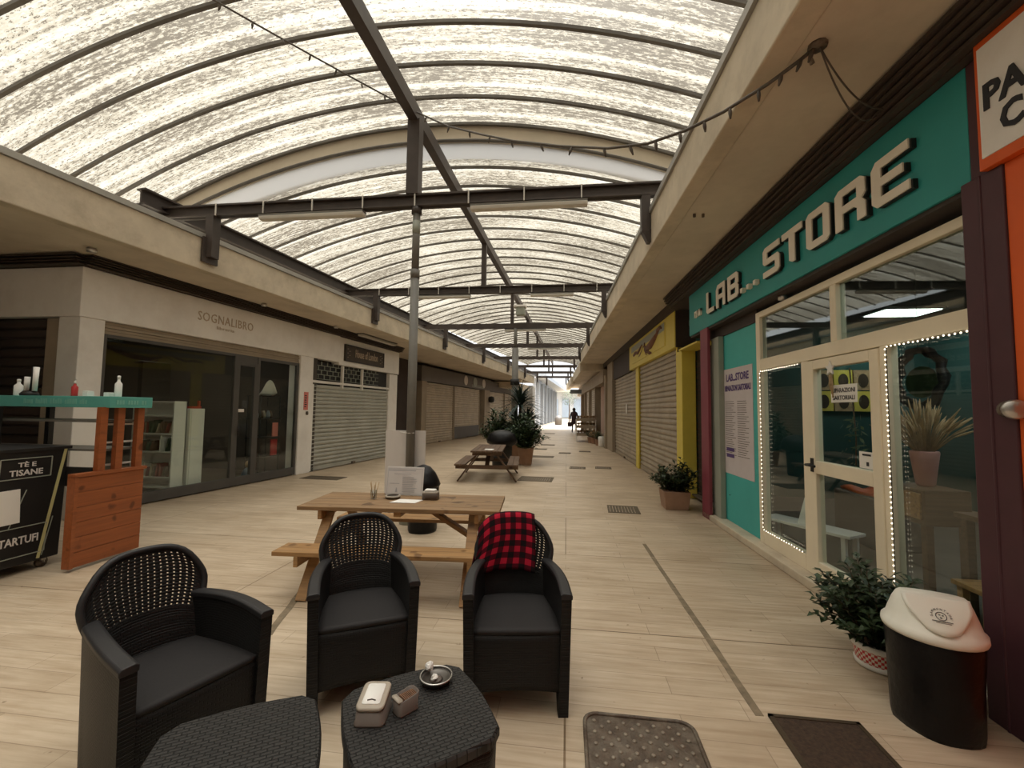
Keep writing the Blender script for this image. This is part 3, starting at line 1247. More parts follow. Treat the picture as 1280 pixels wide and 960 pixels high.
lines(m, wp(LW, 9.16, 1.5, -.014), LU, UZ, .1, .3, 6)
m.build('print', M['ink'], t, world=True)
m = MB()
m.lathe([(.001, -.03), (.035, -.02), (.04, 0), (.035, .05), (.02, .06)], 10, wp(LW, 9.24, 1.36, .0), .6, 1)
tag(m.build('padlock', M['iron']), 'small rusty lock on the white pillar under the orange notice', 'lock')

# ------------------------------------------------------------------ left shops three onwards (set back)
m = MB()
m.wbox(LW, 13.42, 13.5, 0, 3.5, -1.4, -.06)
struct(m.build('wall_left_return', M['brown']))
m = MB()
m.wbox(L3, 17.3, 26.6, 2.70, 3.35, -.2, .06)
sg3 = thing('shop_sign', 'long grey fascia sign with three pale round emblems over the beige shutters', 'shop sign', wp(L3, 17.3, 2.7, .06))
m.build('board', M['greysign'], sg3, world=True, bevel=.01)
for k, yy in enumerate((22.3, 23.7, 25.2)):
    m = MB()
    m.prism([(math.cos(a) * .33 * (1 if k == 1 else .8), math.sin(a) * .26) for a in [2 * PI * i / 14 for i in range(14)]], wp(L3, yy, 3.06, .06), Vector((L3[1], 1, 0)), UZ, .02)
    m.build('emblem', M['greyp' if k == 1 else 'board'], sg3, world=True)
m = MB()
lines(m, wp(L3, 23.2, 2.76, .062), Vector((L3[1], 1, 0)), UZ, 2.4, .16, 2, .5, .008, .2)
m.build('print', M['greyp'], sg3, world=True)
shutter('roller_shutter', 'broad beige roller shutter behind the nearest steel pole', L3, 17.9, 20.85, .02, 2.68, -.05, M['shutB'], .11, gm=M['taupe'])
shutter('roller_shutter', 'beige roller shutter with a dark panel across its foot', L3, 21.05, 24.7, .02, 2.68, -.05, M['shutB'], .11, gm=M['taupe'], panel=.62)
m = MB()
m.wbox(L3, 17.4, 17.85, 0, 2.7, -.2, .04)
struct(m.build('wall_left_pillar.003', M['taupe']))
m = MB()
m.wbox(L3, 25.3, 26.3, 0, 2.7, -.2, .10)
struct(m.build('wall_left_pillar.004', M['taupe']), 'taupe pillar after the shutter with the dark foot panel', 'pillar')
m = MB()
m.wbox(L3, 26.6, 33, 2.68, 3.3, -.2, .05)
struct(m.build('trim_13', M['greysign']))
shutter('roller_shutter', 'third beige roller shutter seen just left of the spiky plant', L3, 26.5, 29.5, .02, 2.66, 0, M['shutB'], .11, gm=M['taupe'])
shutter('roller_shutter', 'farthest beige roller shutter mostly hidden behind the spiky plant', L3, 29.8, 32.6, .02, 2.66, 0, M['shutB'], .11, gm=M['taupe'])
m = MB()
m.lathe([(.02, -.2), (.16, -.16), (.2, 0), (.16, .16), (.02, .2)], 12, wp(L3, 26.1, 2.15, .25))
tag(m.build('wall_lamp', M['black']), 'round black lamp on the taupe pillar on the left', 'lamp')
# pale pillar ending the left row
m = MB()
m.box(-3.65, -2.62, 33.3, 36.2, 0, 3.45)
struct(m.build('wall_left_end.001', M['pale']), 'pale grey end pillar of the left row', 'pillar')

# ------------------------------------------------------------------ right: the teal shop
SO = .15
sg = thing('shop_sign', 'long teal fascia sign with raised cream block letters', 'shop sign', wp(RW, 4.85, 2.73, 0))
m = MB()
m.wbox(RW, 2.50, 7.19, 2.73, 3.385, 0, .10)
m.build('board', M['teal'], sg, world=True, bevel=.006)
m = MB()
m.wbox(RW, 2.5, 7.19, 2.70, 2.735, .02, .34)
m.build('underside', M['brown'], sg, world=True)


def stroke_letter(ch):
    s = .19
    c = .14
    P = {
        'L': [[(0, 1), (0, .1), (c, 0), (1, 0), (1, s), (s * 1.3, s), (s * 1.3, 1)]],
        'A': [[(0, 0), (0, .8), (c * 1.3, 1), (1, 1), (1, 0), (1 - s * 1.3, 0), (1 - s * 1.3, .36), (s * 1.3, .36), (s * 1.3, 0)],
              'hole', [(s * 1.3, .54), (1 - s * 1.3, .54), (1 - s * 1.3, .81), (s * 1.3, .81)]],
        'T': [[(0, 1), (0, .81), (.36, .81), (.36, .08), (.5, 0), (.64, 0), (.64, .81), (1, .81), (1, 1)]],
        'E': [[(0, .85), (0, .12), (c, 0), (1, 0), (1, s), (.27, s), (.27, .42), (.85, .42), (.85, .6), (.27, .6), (.27, .81), (1, .81), (1, 1), (c, 1)]],
        'S': [[(0, 0), (.86, 0), (1, .1), (1, .5), (.9, .6), (.26, .6), (.26, .81), (1, .81), (1, 1), (c, 1), (0, .9), (0, .5), (.1, .41), (.74, .41), (.74, .19), (0, .19)]],
        'R': [[(0, 0), (.26, 0), (.26, .38), (.62, .38), (.74, .3), (.74, 0), (1, 0), (1, .36), (.9, .47), (1, .58), (1, .9), (.86, 1), (c, 1), (0, .9)],
              'hole', [(.26, .56), (.74, .56), (.74, .81), (.26, .81)]],
        'O': [[(0, .1), (c, 0), (.86, 0), (1, .1), (1, .9), (.86, 1), (c, 1), (0, .9)],
              'hole', [(.26, .19), (.74, .19), (.74, .81), (.26, .81)]],
        'B': [[(0, 0), (.86, 0), (1, .1), (1, .44), (.9, .5), (1, .56), (1, .9), (.86, 1), (0, 1)],
              'hole', [(.26, .18), (.74, .18), (.74, .41), (.26, .41)], 'hole', [(.26, .6), (.74, .6), (.74, .82), (.26, .82)]],
    }[ch]
    return P


def poly_mesh(outline, holes):
    """2D polygon with rectangular holes -> list of (verts2d, tris) via bmesh fill"""
    bm = bmesh.new()
    es = []
    for loop in [outline] + holes:
        vs = [bm.verts.new((x, y, 0)) for x, y in loop]
        for i in range(len(vs)):
            es.append(bm.edges.new((vs[i], vs[(i + 1) % len(vs)])))
    bmesh.ops.triangle_fill(bm, use_beauty=True, use_dissolve=False, edges=es)
    bm.verts.index_update()
    pts = [v.co.to_2d() for v in bm.verts]
    tris = [[v.index for v in f.verts] for f in bm.faces]
    bm.free()
    return pts, tris


def block_letter(ch, O, ux, uy, w, h, d, mat, parent, name='letter'):
    P = stroke_letter(ch)
    outline = P[0]
    holes = [p for p in P[1:] if p != 'hole']
    pts, tris = poly_mesh(outline, holes)
    O, ux, uy = Vector(O), Vector(ux), Vector(uy)
    n = ux.cross(uy).normalized()
    mb = MB()
    k = len(pts)
    vs = [O + ux * (p[0] * w) + uy * (p[1] * h) for p in pts]
    vs2 = [v + n * d for v in vs]
    mb.add(vs + vs2, [t[::-1] for t in tris] + [[i + k for i in t] for t in tris])
    b = 0
    for loop in [outline] + holes:
        m_ = len(loop)
        mb.f += [[b + i, b + (i + 1) % m_, k + b + (i + 1) % m_, k + b + i] for i in range(m_)]
        b += m_
    return mb.build(name, mat, parent, world=True)


for ch, ya, yb, za, zb in (('L', 6.30, 6.03, 2.89, 3.19), ('A', 5.94, 5.65, 2.885, 3.185), ('B', 5.565, 5.26, 2.885, 3.185),
                           ('S', 4.66, 4.34, 2.89, 3.195), ('T', 4.29, 3.96, 2.885, 3.195), ('O', 3.90, 3.59, 2.89, 3.20),
                           ('R', 3.52, 3.20, 2.89, 3.20), ('E', 3.14, 2.83, 2.89, 3.205)):
    bk = block_letter(ch, wp(RW, ya - .012, za - .008, -.001), RU, UZ, ya - yb, zb - za, .030, M['black'], sg, 'letter')
    block_letter(ch, wp(RW, ya, za, -.0315), RU, UZ, ya - yb, zb - za, .010, M['letter'], bk, 'letter_face')
for yy in (5.20, 5.04, 4.88):
    m = MB()
    m.wbox(RW, yy - .055, yy, 2.89, 2.94, -.045, -.001)
    m.build('dot', M['letter'], sg, world=True)
for yy, w_ in ((6.86, .13), (6.68, .09)):
    m = MB()
    m.wbox(RW, yy - w_, yy - w_ + .035, 2.955, 3.05, -.03, -.001)
    m.wbox(RW, yy - .035, yy, 2.955, 3.05, -.03, -.001)
    m.wbox(RW, yy - w_, yy, 3.02, 3.05, -.03, -.001)
    m.build('small_letter', M['letter'], sg, world=True)
# spotlight under sign
m = MB()
m.lathe([(.01, -.02), (.04, -.015), (.045, .03), (.03, .05)], 10, wp(RW, 4.62, 2.675, .12))
tag(m.build('spotlight', M['silver']), 'small round spotlight under the teal sign above the transom', 'spotlight')

# posts and teal panel
m = MB()
m.wbox(RW, 6.40, 6.70, 0, 2.73, 0, .04)
struct(m.build('trim_14', M['magenta'], bevel=.006), 'dark magenta corner post at the far end of the teal shop', 'post')
m = MB()
m.wbox(RW, 6.20, 6.46, .02, 2.56, .075, .145)
struct(m.build('trim_15', M['greyp'], bevel=.006), 'pale grey guide post beside the turquoise panel', 'post')
m = MB()
m.wbox(RW, 5.20, 6.38, .08, 2.60, SO, SO + .06)
pw = struct(m.build('wall_right_panel', M['tealwall'], bevel=.004), 'turquoise panel holding the tall price list poster', 'panel')
m = MB()
m.lathe([(.001, 0), (.022, 0), (.022, .006), (.001, .006)], 12, wp(RW, 6.08, .42, SO - .006), .2, 1)
m.build('hole_cover', M['black'], pw)
m = MB()
m.wbox(RW, 5.2, 6.62, 2.56, 2.73, SO - .02, SO + .1)
struct(m.build('trim_16', M['brown']))
# poster
t = thing('poster', 'tall pale price list poster on the turquoise panel', 'poster', wp(RW, 5.8, .7, SO))
m = MB()
m.wbox(RW, 5.37, 6.235, .705, 2.09, SO - .006, SO)
m.build('sheet', M['poster'], t, world=True)
text('heading', 'LAB...STORE', wp(RW, 6.12, 1.92, SO - .007), RU, UZ, .66, .10, .002, M['violet'], t, bold=.035)
text('heading', 'RIPARAZIONI SARTORIALI', wp(RW, 6.17, 1.79, SO - .007), RU, UZ, .76, .080, .002, M['violet'], t, bold=.03)
m = MB()
lines(m, wp(RW, 6.17, .95, SO - .007), RU, UZ, .75, .72, 26, .25, .001, .4, 2)
m.build('print', M['greysign'], t, world=True)
m = MB()
lines(m, wp(RW, 6.15, .9, SO - .007), RU, UZ, .3, .16, 2, .6, .001, .1)
m.build('footer_print', M['violet'], t, world=True)

# cream glazing
FB, FT = .08, 2.65


def rframe(m, Ya, Yb, za, zb, d0=SO - .03, d1=SO + .05):
    m.wbox(RW, Ya, Yb, za, zb, d0, d1)


w3 = MB()
for a in ((5.12, 5.21, FB, FT), (4.22, 4.33, FB, 1.99), (3.30, 3.36, FB, 1.99), (2.52, 2.56, FB, FT)):
    rframe(w3, *a)
rframe(w3, 2.56, 5.12, 1.99, 2.11)
rframe(w3, 2.56, 5.12, 2.585, FT)
rframe(w3, 3.81, 3.89, 2.11, 2.585)
rframe(w3, 4.33, 5.12, FB, .22)
rframe(w3, 2.56, 3.30, FB, .20)
win = struct(w3.build('window_3', M['cream'], bevel=.006), 'cream framed glazing of the teal shop', 'window')
for nm, ya, yb, za, zb in (('pane', 4.33, 5.12, .22, 1.99), ('pane', 2.56, 3.30, .20, 1.99), ('transom_pane', 3.89, 5.12, 2.11, 2.585), ('transom_pane', 2.56, 3.81, 2.11, 2.585)):
    m = MB()
    m.wbox(RW, ya, yb, za, zb, SO + .006, SO + .014)
    m.build(nm, M['gloss2'] if nm == 'transom_pane' else M['gloss'], win)
m = MB()
for a in ((4.13, 4.22, .09, 1.98), (3.36, 3.45, .09, 1.98)):
    rframe(m, *a, SO - .04, SO + .03)
for za, zb in ((.09, .22), (.98, 1.09), (1.90, 1.98)):
    rframe(m, 3.45, 4.13, za, zb, SO - .04, SO + .03)
d2 = struct(m.build('door_2', M['cream'], bevel=.005), 'cream framed glass door of the teal shop', 'door')
for za, zb in ((.22, .98), (1.09, 1.90)):
    m = MB()
    m.wbox(RW, 3.45, 4.13, za, zb, SO - .008, SO)
    m.build('pane', M['gloss'], d2)
hd = MB()
hd.tube([wp(RW, 4.175, 1.05, SO - .04), wp(RW, 4.175, 1.05, SO - .09)], .014, 8)
hd.tube([wp(RW, 4.19, 1.05, SO - .09), wp(RW, 4.06, 1.05, SO - .09)], .012, 8)
hd.wbox(RW, 4.155, 4.195, .99, 1.11, SO - .047, SO - .04)
hd.build('handle', M['black'], d2)


def wall_card(name, label, cat, Y0, Y1, z0, z1, off, mat, txts=(), sub=None):
    t = thing(name, label, cat, wp(RW, (Y0 + Y1) / 2, z0, off))
    m = MB()
    m.wbox(RW, Y0, Y1, z0, z1, off - .003, off)
    m.build('sheet', mat, t, world=True)
    for s_, fy, fz, fw, fh in txts:
        text('lettering', s_, wp(RW, Y1 - (Y1 - Y0) * fy, z0 + (z1 - z0) * fz, off - .004), RU, UZ, (Y1 - Y0) * fw, (z1 - z0) * fh, .0015, M['ink'], t, bold=.01)
    return t


wall_card('door_sign', 'white lettered card on the upper pane of the cream glass door', 'sign', 3.62, 3.93, 1.60, 1.745, SO - .012, M['paper'],
          (('RIPARAZIONI', .06, .56, .88, .25), ('SARTORIALI', .08, .14, .84, .25)))
t = wall_card('notice', 'small white notice in the corner of the cream door by its middle rail', 'notice', 3.45, 3.62, 1.10, 1.225, SO - .012, M['paper'])
m = MB()
lines(m, wp(RW, 3.585, 1.19, SO - .016), RU, UZ, .10, .02, 1, .7, .001, 0)
m.wbox(RW, 3.52, 3.545, 1.12, 1.15, SO - .017, SO - .015)
m.build('print', M['ink'], t, world=True)
# white star ornament on door
t = thing('star_ornament', 'white paper star with hanging ribbons at the top of the cream door', 'ornament', wp(RW, 3.87, 1.87, SO - .05))
m = MB()
m.prism([(math.cos(a) * r_, math.sin(a) * r_) for a, r_ in [(PI / 2 + PI * i / 5, .062 if i % 2 == 0 else .028) for i in range(10)]], wp(RW, 3.87, 1.885, SO - .045), RU, UZ, .012)
m.build('star', M['paper'], t, world=True)
for k in range(3):
    m = MB()
    m.tube([wp(RW, 3.88 - .012 * k, 1.83, SO - .05), wp(RW, 3.885 - .02 * k, 1.76 - .02 * k, SO - .05), wp(RW, 3.87 - .01 * k, 1.70 - .03 * k, SO - .05)], .005, 5)
    m.build('ribbon', M['straw'], t, world=True)


# fairy lights
def fairy(label, pts, step, off):
    t = thing('fairy_lights', label, 'string lights', pts[0])
    m = MB()
    m.tube(pts, .004, 5)
    m.build('wire', M['cable'], t, world=True)
    me = None
    L_ = 0
    out_ = []
    for a, b in zip(pts, pts[1:]):
        n = int((b - a).length / step)
        for i in range(n):
            out_.append(a + (b - a) * (i + .5) / n)
    for i, p in enumerate(out_[:100]):
        if me is None:
            m = MB()
            m.lathe([(.002, -.005), (.0045, -.003), (.005, .002), (.003, .006)], 6)
            o = m.build('bulb', M['bulb'], t)
            me = o.data
        else:
            o = bpy.data.objects.new('bulb', me)
            COL.objects.link(o)
            o.parent = t
        o.location = MAT[t.name].inverted() @ (p + Vector((-.008, 0, random.uniform(-.003, .003))))
    return t


o_ = SO - .036
fairy('lit bead lights framing the narrow window beside the turquoise panel', [wp(RW, 4.34, 1.97, o_), wp(RW, 5.105, 1.97, o_), wp(RW, 5.105, .235, o_), wp(RW, 4.34, .235, o_)], .045, o_)
fairy('lit bead lights framing the wide window beside the purple pillar', [wp(RW, 2.56, 1.975, o_), wp(RW, 3.285, 1.975, o_), wp(RW, 3.285, .22, o_)], .035, o_)

# purple pilaster, orange neighbour
m = MB()
m.wbox(RW, 2.31, 2.525, 0, 2.735, -.03, .5)
m.wbox(RW, 2.415, 2.43, 0, 2.735, -.036, 0)
m.wbox(RW, 2.41, 2.50, 2.735, 3.385, 0, .15)
struct(m.build('wall_right_pillar', M['purple'], bevel=.006), 'dark purple pillar between the teal shop and the orange one', 'pillar')
m = MB()
m.wbox(RW, -2, 2.31, 0, 2.735, -.02, .3)
struct(m.build('wall_right_orange', M['orange'], bevel=.004), 'bright orange wall panel at the right edge', 'wall')
sg = thing('shop_sign', 'white sign with orange frame and dark letters at the right edge', 'shop sign', wp(RW, 1.9, 2.74, 0))
m = MB()
m.wbox(RW, 1.2, 2.385, 2.735, 3.40, -.06, .1)
m.build('frame', M['orange'], sg, world=True, bevel=.004)
m = MB()
m.wbox(RW, 1.23, 2.362, 2.79, 3.36, -.066, -.058)
m.build('board', M['white'], sg, world=True)
text('lettering', 'PA', wp(RW, 2.335, 3.02, -.067), RU, UZ, .20, .135, .006, M['ink'], sg, bold=.03)
text('lettering', 'C', wp(RW, 2.262, 2.86, -.067), RU, UZ, .10, .135, .006, M['ink'], sg, bold=.03)
kn = thing('wall_bell', 'round metal bell knob projecting from the purple pillar by the orange panel', 'bell', wp(RW, 2.40, 1.54, -.03))
m = MB()
q0 = wp(RW, 2.34, 1.535, -.03)
kd = Vector((-.45, -.89, 0))
m.tube([q0 - kd * .01, q0 + kd * .012, q0 + kd * .014, q0 + kd * .06], [.042, .040, .026, .026], 16)
m.build('stem', M['iron'], kn, world=True)
m = MB()
m.tube([q0 + kd * .055, q0 + kd * .060, q0 + kd * .082, q0 + kd * .088, q0 + kd * .088], [.030, .046, .046, .038, .012], 20)
m.build('knob_face', M['silver'], kn, world=True)

# teal shop interior
m = MB()
m.wbox(RW, 2.3, 8.2, .06, .085, .25, 5.0)
struct(m.build('floor.002', M['roomfloor']))
m = MB()
m.wbox(RW, 2.3, 8.2, .08, 3.1, 4.1, 4.25)
m.wbox(RW, 8.0, 8.2, .08, 3.1, .42, 4.2)
m.wbox(RW, 6.42, 6.70, .08, 3.1, .22, .42)
m.wbox(RW, 2.2, 2.38, .08, 3.1, .5, 4.2)
struct(m.build('wall_right_room', M['roomteal']), 'deep teal walls inside the shop', 'wall')
m = MB()
m.wbox(RW, 2.2, 8.2, 3.1, 3.2, .3, 4.25)
struct(m.build('ceiling_right_room', M['roomd']))
for nm_, lx, ly in (('lit square ceiling panel lamp deep in the teal shop, seen through the transom', 5.05, 7.15), ('added unseen fill lamp over the work table in the teal shop', 3.05, 2.75), ('added unseen fill lamp at the near end wall of the teal shop', 4.3, 2.95)):  # last two are out-of-sight fill lamps added to brighten the room
    pl = thing('panel_or_fill_lamp', nm_, 'lamp', (lx, ly, 3.06))
    m = MB()
    m.box(lx - .40, lx + .40, ly - .27, ly + .27, 3.06, 3.10)
    m.build('frame', M['whitepaint'], pl, world=True)
    m = MB()
    m.box(lx - .37, lx + .37, ly - .24, ly + .24, 3.05, 3.06)
    m.build('diffuser', M['panel'], pl, world=True)


def legged_table(name, label, cat, x0, x1, y0, y1, z, th, leg, mat, z0=.085, legmat=None):
    t = thing(name, label, cat, ((x0 + x1) / 2, (y0 + y1) / 2, z0))
    m = MB()
    m.box(x0, x1, y0, y1, z - th, z)
    m.build('top', mat, t, world=True, bevel=.004)
    for lx in (x0 + leg, x1 - leg):
        for ly in (y0 + leg, y1 - leg):
            m = MB()
            m.box(lx - leg / 2, lx + leg / 2, ly - leg / 2, ly + leg / 2, z0, z - th)
            m.build('leg', legmat or mat, t, world=True)
    return t


BA = math.atan2(-.66, .42)
t = thing('bench', 'low white bench standing askew behind the narrow shop window', 'bench', (2.56, 5.0, .085), BA)
m = MB()
m.box(-.45, .45, -.14, .14, .225, .255)
m.build('top', M['whitepaint'], t, bevel=.004)
for lx in (-.38, .38):
    for ly in (-.1, .1):
        m = MB()
        m.box(lx - .02, lx + .02, ly - .02, ly + .02, 0, .225)
        m.build('leg', M['whitepaint'], t)
c_ = thing('sign_card', 'small white tag card leaning on the low white bench', 'card', (2.55, 5.0, .34), BA)
m = MB()
m.hexa([(-.06, -.08, 0), (.06, -.08, 0), (.06, -.06, 0), (-.06, -.06, 0), (-.03, .0, .27), (.08, .0, .27), (.08, .02, .27), (-.03, .02, .27)])
m.build('card', M['paper'], c_)
m = MB()
m.tube([(0, .01, .26), (-.03, .01, .31), (.03, .01, .34), (.05, .01, .26)], .008, 5)
m.build('ribbon', M['straw'], c_)
cab = thing('wooden_cabinet', 'brown wooden cabinet carrying the pink vase in the shop', 'cabinet', (2.95, 3.85, .085))
m = MB()
m.box(2.72, 3.04, 3.70, 4.12, .66, .93)
m.build('body', M['woodd'], cab, world=True, bevel=.006)
m = MB()
m.box(2.705, 2.72, 3.73, 4.09, .70, .90)
m.build('drawer', M['wood'], cab, world=True, bevel=.004)
for lx in (2.75, 3.01):
    for ly in (3.73, 4.09):
        m = MB()
        m.box(lx - .025, lx + .025, ly - .025, ly + .025, .085, .66)
        m.build('leg', M['woodd'], cab, world=True)
vs_ = thing('vase', 'tapered dusty pink vase of dried plumes on the brown cabinet', 'vase', (2.9, 3.93, .93))
m = MB()
m.lathe([(.05, 0), (.062, .02), (.085, .2), (.095, .27), (.09, .285), (.075, .27)], 18, (2.9, 3.93, .93))
m.build('pot', M['pink'], vs_, world=True)
m = MB()
for k in range(95):
    a = random.uniform(0, 2 * PI)
    r_ = random.uniform(.03, .36)
    h = random.uniform(.22, .42) * (1.1 - r_)
    p0 = Vector((2.9 + .03 * math.cos(a), 3.93 + .03 * math.sin(a), 1.18))
    p2 = Vector((2.9 + r_ * math.cos(a), 3.93 + r_ * math.sin(a), 1.22 + h))
    p1 = (p0 + p2) / 2 + UZ * .04
    m.tube([p0, p1, (p1 + p2) / 2, p2], [.003, .004, .010, .002], 5)
m.build('dried_plumes', M['straw'], vs_, world=True)
# wreath with green centre on back
wr = thing('wreath', 'dark round wreath with a green centre hanging behind the dried plumes', 'wreath', (3.75, 3.9, 1.9))
m = MB()
m.tube([(3.75 + random.uniform(-.03, .03), 5.1 + .30 * math.cos(a), 1.9 + .30 * math.sin(a)) for a in [2 * PI * i / 24 for i in range(24)]], [.035 + random.uniform(0, .025) for _ in range(24)], 7, True)
m.build('ring', M['black'], wr, world=True)
m = MB()
m.prism([(.2 * math.cos(a), .17 * math.sin(a)) for a in [2 * PI * i / 16 for i in range(16)]], (3.78, 5.1, 1.86), RU, UZ, .02)
m.build('centre', M['leaf2'], wr, world=True)
m = MB()
m.tube([(3.75, 5.1, 2.2), (3.75, 5.1, 3.1)], .004, 5)
m.build('cord', M['cable'], wr, world=True)
# plain picture tiles
for r in range(2):
    for c in range(3):
        x0, z0 = 4.22 + c * .31, 1.56 + r * .36
        t = thing('picture_tile', '%s ochre picture tile of the %s row on the end wall of the teal shop' % (('first', 'second', 'third')[c], ('lower', 'upper')[r]), 'picture', (x0 + .14, 7.97, z0), group='picture tiles on the end wall')
        m = MB()
        m.box(x0, x0 + .29, 7.95, 7.99, z0, z0 + .34)
        m.build('canvas', M[('yellow', 'straw')[(r + c) % 2]], t, world=True)
        m = MB()
        m.prism([(.08 * math.cos(a), .12 * math.sin(a)) for a in [2 * PI * i / 14 for i in range(14)]], (x0 + .145, 7.95, z0 + .16), (1, 0, 0), UZ, .006)
        m.build('motif', M['signbrown'], t, world=True)
m = MB()
m.box(3.2, 3.75, 5.0, 5.7, .085, .62)
tag(m.build('storage_box', M['roomd'], bevel=.02), 'grey box on the shop floor behind the low white bench', 'box')
m = MB()
m.grid(lambda u, v: (3.25 + .45 * u, 5.05 + .6 * v, .652 + .03 * math.sin(9 * u) * math.cos(7 * v)), 10, 10)
tag(m.build('folded_cloth', M['orange'], solid=.03), 'orange cloth folded on the grey box in the shop', 'cloth')
legged_table('work_table', 'brown work table with clutter behind the wide shop window', 'table', 2.75, 3.7, 2.55, 3.5, .82, .035, .05, M['woodd'])
m = MB()
m.box(2.85, 3.05, 2.66, 2.95, .82, .86)
tag(m.build('paper_stack', M['paper']), 'white paper stack on the brown work table', 'paper')
m = MB()
m.lathe([(.02, 0), (.10, .02), (.12, .10), (.06, .17), (.01, .18)], 12, (2.62, 2.78, .085))
tag(m.build('wool_basket', M['straw']), 'pale straw basket on the floor by the wide shop window', 'basket')
legged_table('stool', 'small wooden stool inside the wide shop window', 'stool', 2.48, 2.72, 2.95, 3.2, .45, .03, .04, M['wood'])
# leafy sprays behind the door glass
t = thing('twig_garland', 'green twig garland hanging behind the cream door glass', 'garland', wp(RW, 4.0, 1.1, .35))
m = MB()
for k in range(60):
    p = wp(RW, random.uniform(3.85, 4.12), random.uniform(.95, 1.5), random.uniform(.3, .4))
    d = Vector((random.uniform(-1, 1), random.uniform(-1, 1), random.uniform(-1, 1))).normalized() * .035
    e = d.orthogonal().normalized() * .012
    m.add([p - d, p + e, p + d, p - e], [(0, 1, 2, 3)])
m.build('leaves', M['leaf2'], t, world=True)
m = MB()
m.tube([wp(RW, 4.0, .95, .35), wp(RW, 3.98, 1.3, .35), wp(RW, 4.0, 1.9, .33)], .006, 5)
m.build('stem', M['stem'], t, world=True)

# ------------------------------------------------------------------ right: yellow shop
m = MB()
m.wbox(RW, 6.7, 8.0, 0, 3.5, .42, .9)
struct(m.build('wall_right', M['brown']), 'dark recess between the teal and the yellow shops', 'wall')
m = MB()
m.wbox(RW, 7.0, 7.95, 0, 2.6, .36, .42)
for k in range(24):
    m.wbox(RW, 7.0, 7.95, .1 + k * .1, .13 + k * .1, .34, .36)
struct(m.build('trim_17', M['brown']))
YO = .10
m = MB()
m.wbox(RW, 7.97, 8.33, 0, 2.62, YO, YO + .24)
struct(m.build('wall_right_pillar.001', M['yellow'], bevel=.01), 'bright yellow pillar behind the shrub', 'pillar')
m = MB()
m.wbox(RW, 11.88, 12.22, 0, 2.7, YO, YO + .2)
struct(m.build('wall_right_pillar.002', M['yellow'], bevel=.008), 'slim yellow pillar between two taupe shutters', 'pillar')
sg = thing('shop_sign', 'yellow fascia sign with a faded maroon and grey motif', 'shop sign', wp(RW, 10.6, 2.72, .07))
m = MB()
m.wbox(RW, 8.30, 13.0, 2.72, 3.41, .07, .3)
m.build('board', M['yellow'], sg, world=True, bevel=.01)
m = MB()
m.wbox(RW, 8.27, 8.31, 2.72, 3.41, .09, .8)
m.build('return_panel', M['brown'], sg, world=True)
m = MB()
m.wbox(RW, 8.95, 12.6, 2.85, 3.33, .055, .07)
m.build('panel', M['yellow'], sg, world=True)
m = MB()


def ribbon_stroke(pts2, r_):
    m.tube([wp(RW, y, z, .052) for y, z in pts2], r_, 6)


for pts2, r_ in (([(10.9, 3.12), (10.5, 3.02), (10.1, 3.04), (9.7, 3.14), (9.4, 3.24)], [.02, .06, .08, .06, .02]),
                 ([(9.6, 3.16), (9.45, 3.26), (9.25, 3.29), (9.15, 3.24)], [.03, .045, .04, .015]),
                 ([(10.6, 3.05), (10.5, 2.95), (10.3, 2.88), (10.1, 2.86)], [.05, .05, .04, .02]),
                 ([(10.8, 3.2), (10.75, 3.0), (10.6, 2.88)], [.02, .03, .015]),
                 ([(12.2, 3.06), (11.9, 3.10), (11.6, 3.05), (11.3, 3.14), (11.1, 3.20)], [.03, .045, .04, .03, .015]),
                 ([(11.5, 2.95), (11.3, 3.0), (11.1, 3.08), (10.95, 3.16)], [.012, .015, .012, .01])):
    ribbon_stroke(pts2, r_)
m.build('motif', M['maroonink'], sg, world=True)
m = MB()
m.wbox(RW, 8.97, 12.58, 3.17, 3.33, .052, .056)
m.build('grey_band', M['greyp'], sg, world=True)
m = MB()
m.wbox(RW, 7.0, 7.97, 2.60, 2.63, .05, .4)
struct(m.build('trim_18', M['yellow']), 'thin yellow ledge on top of the yellow pillar', 'ledge')
m = MB()
m.wbox(RW, 8.3, 19.3, 0, 3.5, .34, .8)
struct(m.build('wall_right.001', M['brown']))
shutter('roller_shutter', 'wide taupe roller shutter under the yellow sign', RW, 8.36, 11.86, .02, 2.72, YO + .07, M['shutY'], .115, gm=M['yellow'], sgn=-1)
shutter('roller_shutter', 'narrow taupe roller shutter beyond the slim yellow pillar', RW, 12.25, 16.4, .02, 2.7, YO + .07, M['shutY'], .115, gm=M['taupe'], sgn=-1)
m = MB()
m.wbox(RW, 13.02, 16.9, 2.7, 3.41, .10, .3)
struct(m.build('trim_19', M['brown']))
m = MB()
m.wbox(RW, 16.5, 17.9, 0, 3.4, .05, .34)
m.wbox(RW, 17.9, 18.25, 0, 3.0, -.04, .34)
struct(m.build('wall_right_pillar.003', M['taupe']), 'taupe pillar before the open shop with the plant racks', 'pillar')
m = MB()
m.wbox(RW, 13.8, 14.0, 1.45, 1.75, YO + .03, YO + .035)
tag(m.build('notice', M['paper']), 'small white notice stuck on the narrow taupe shutter', 'notice')
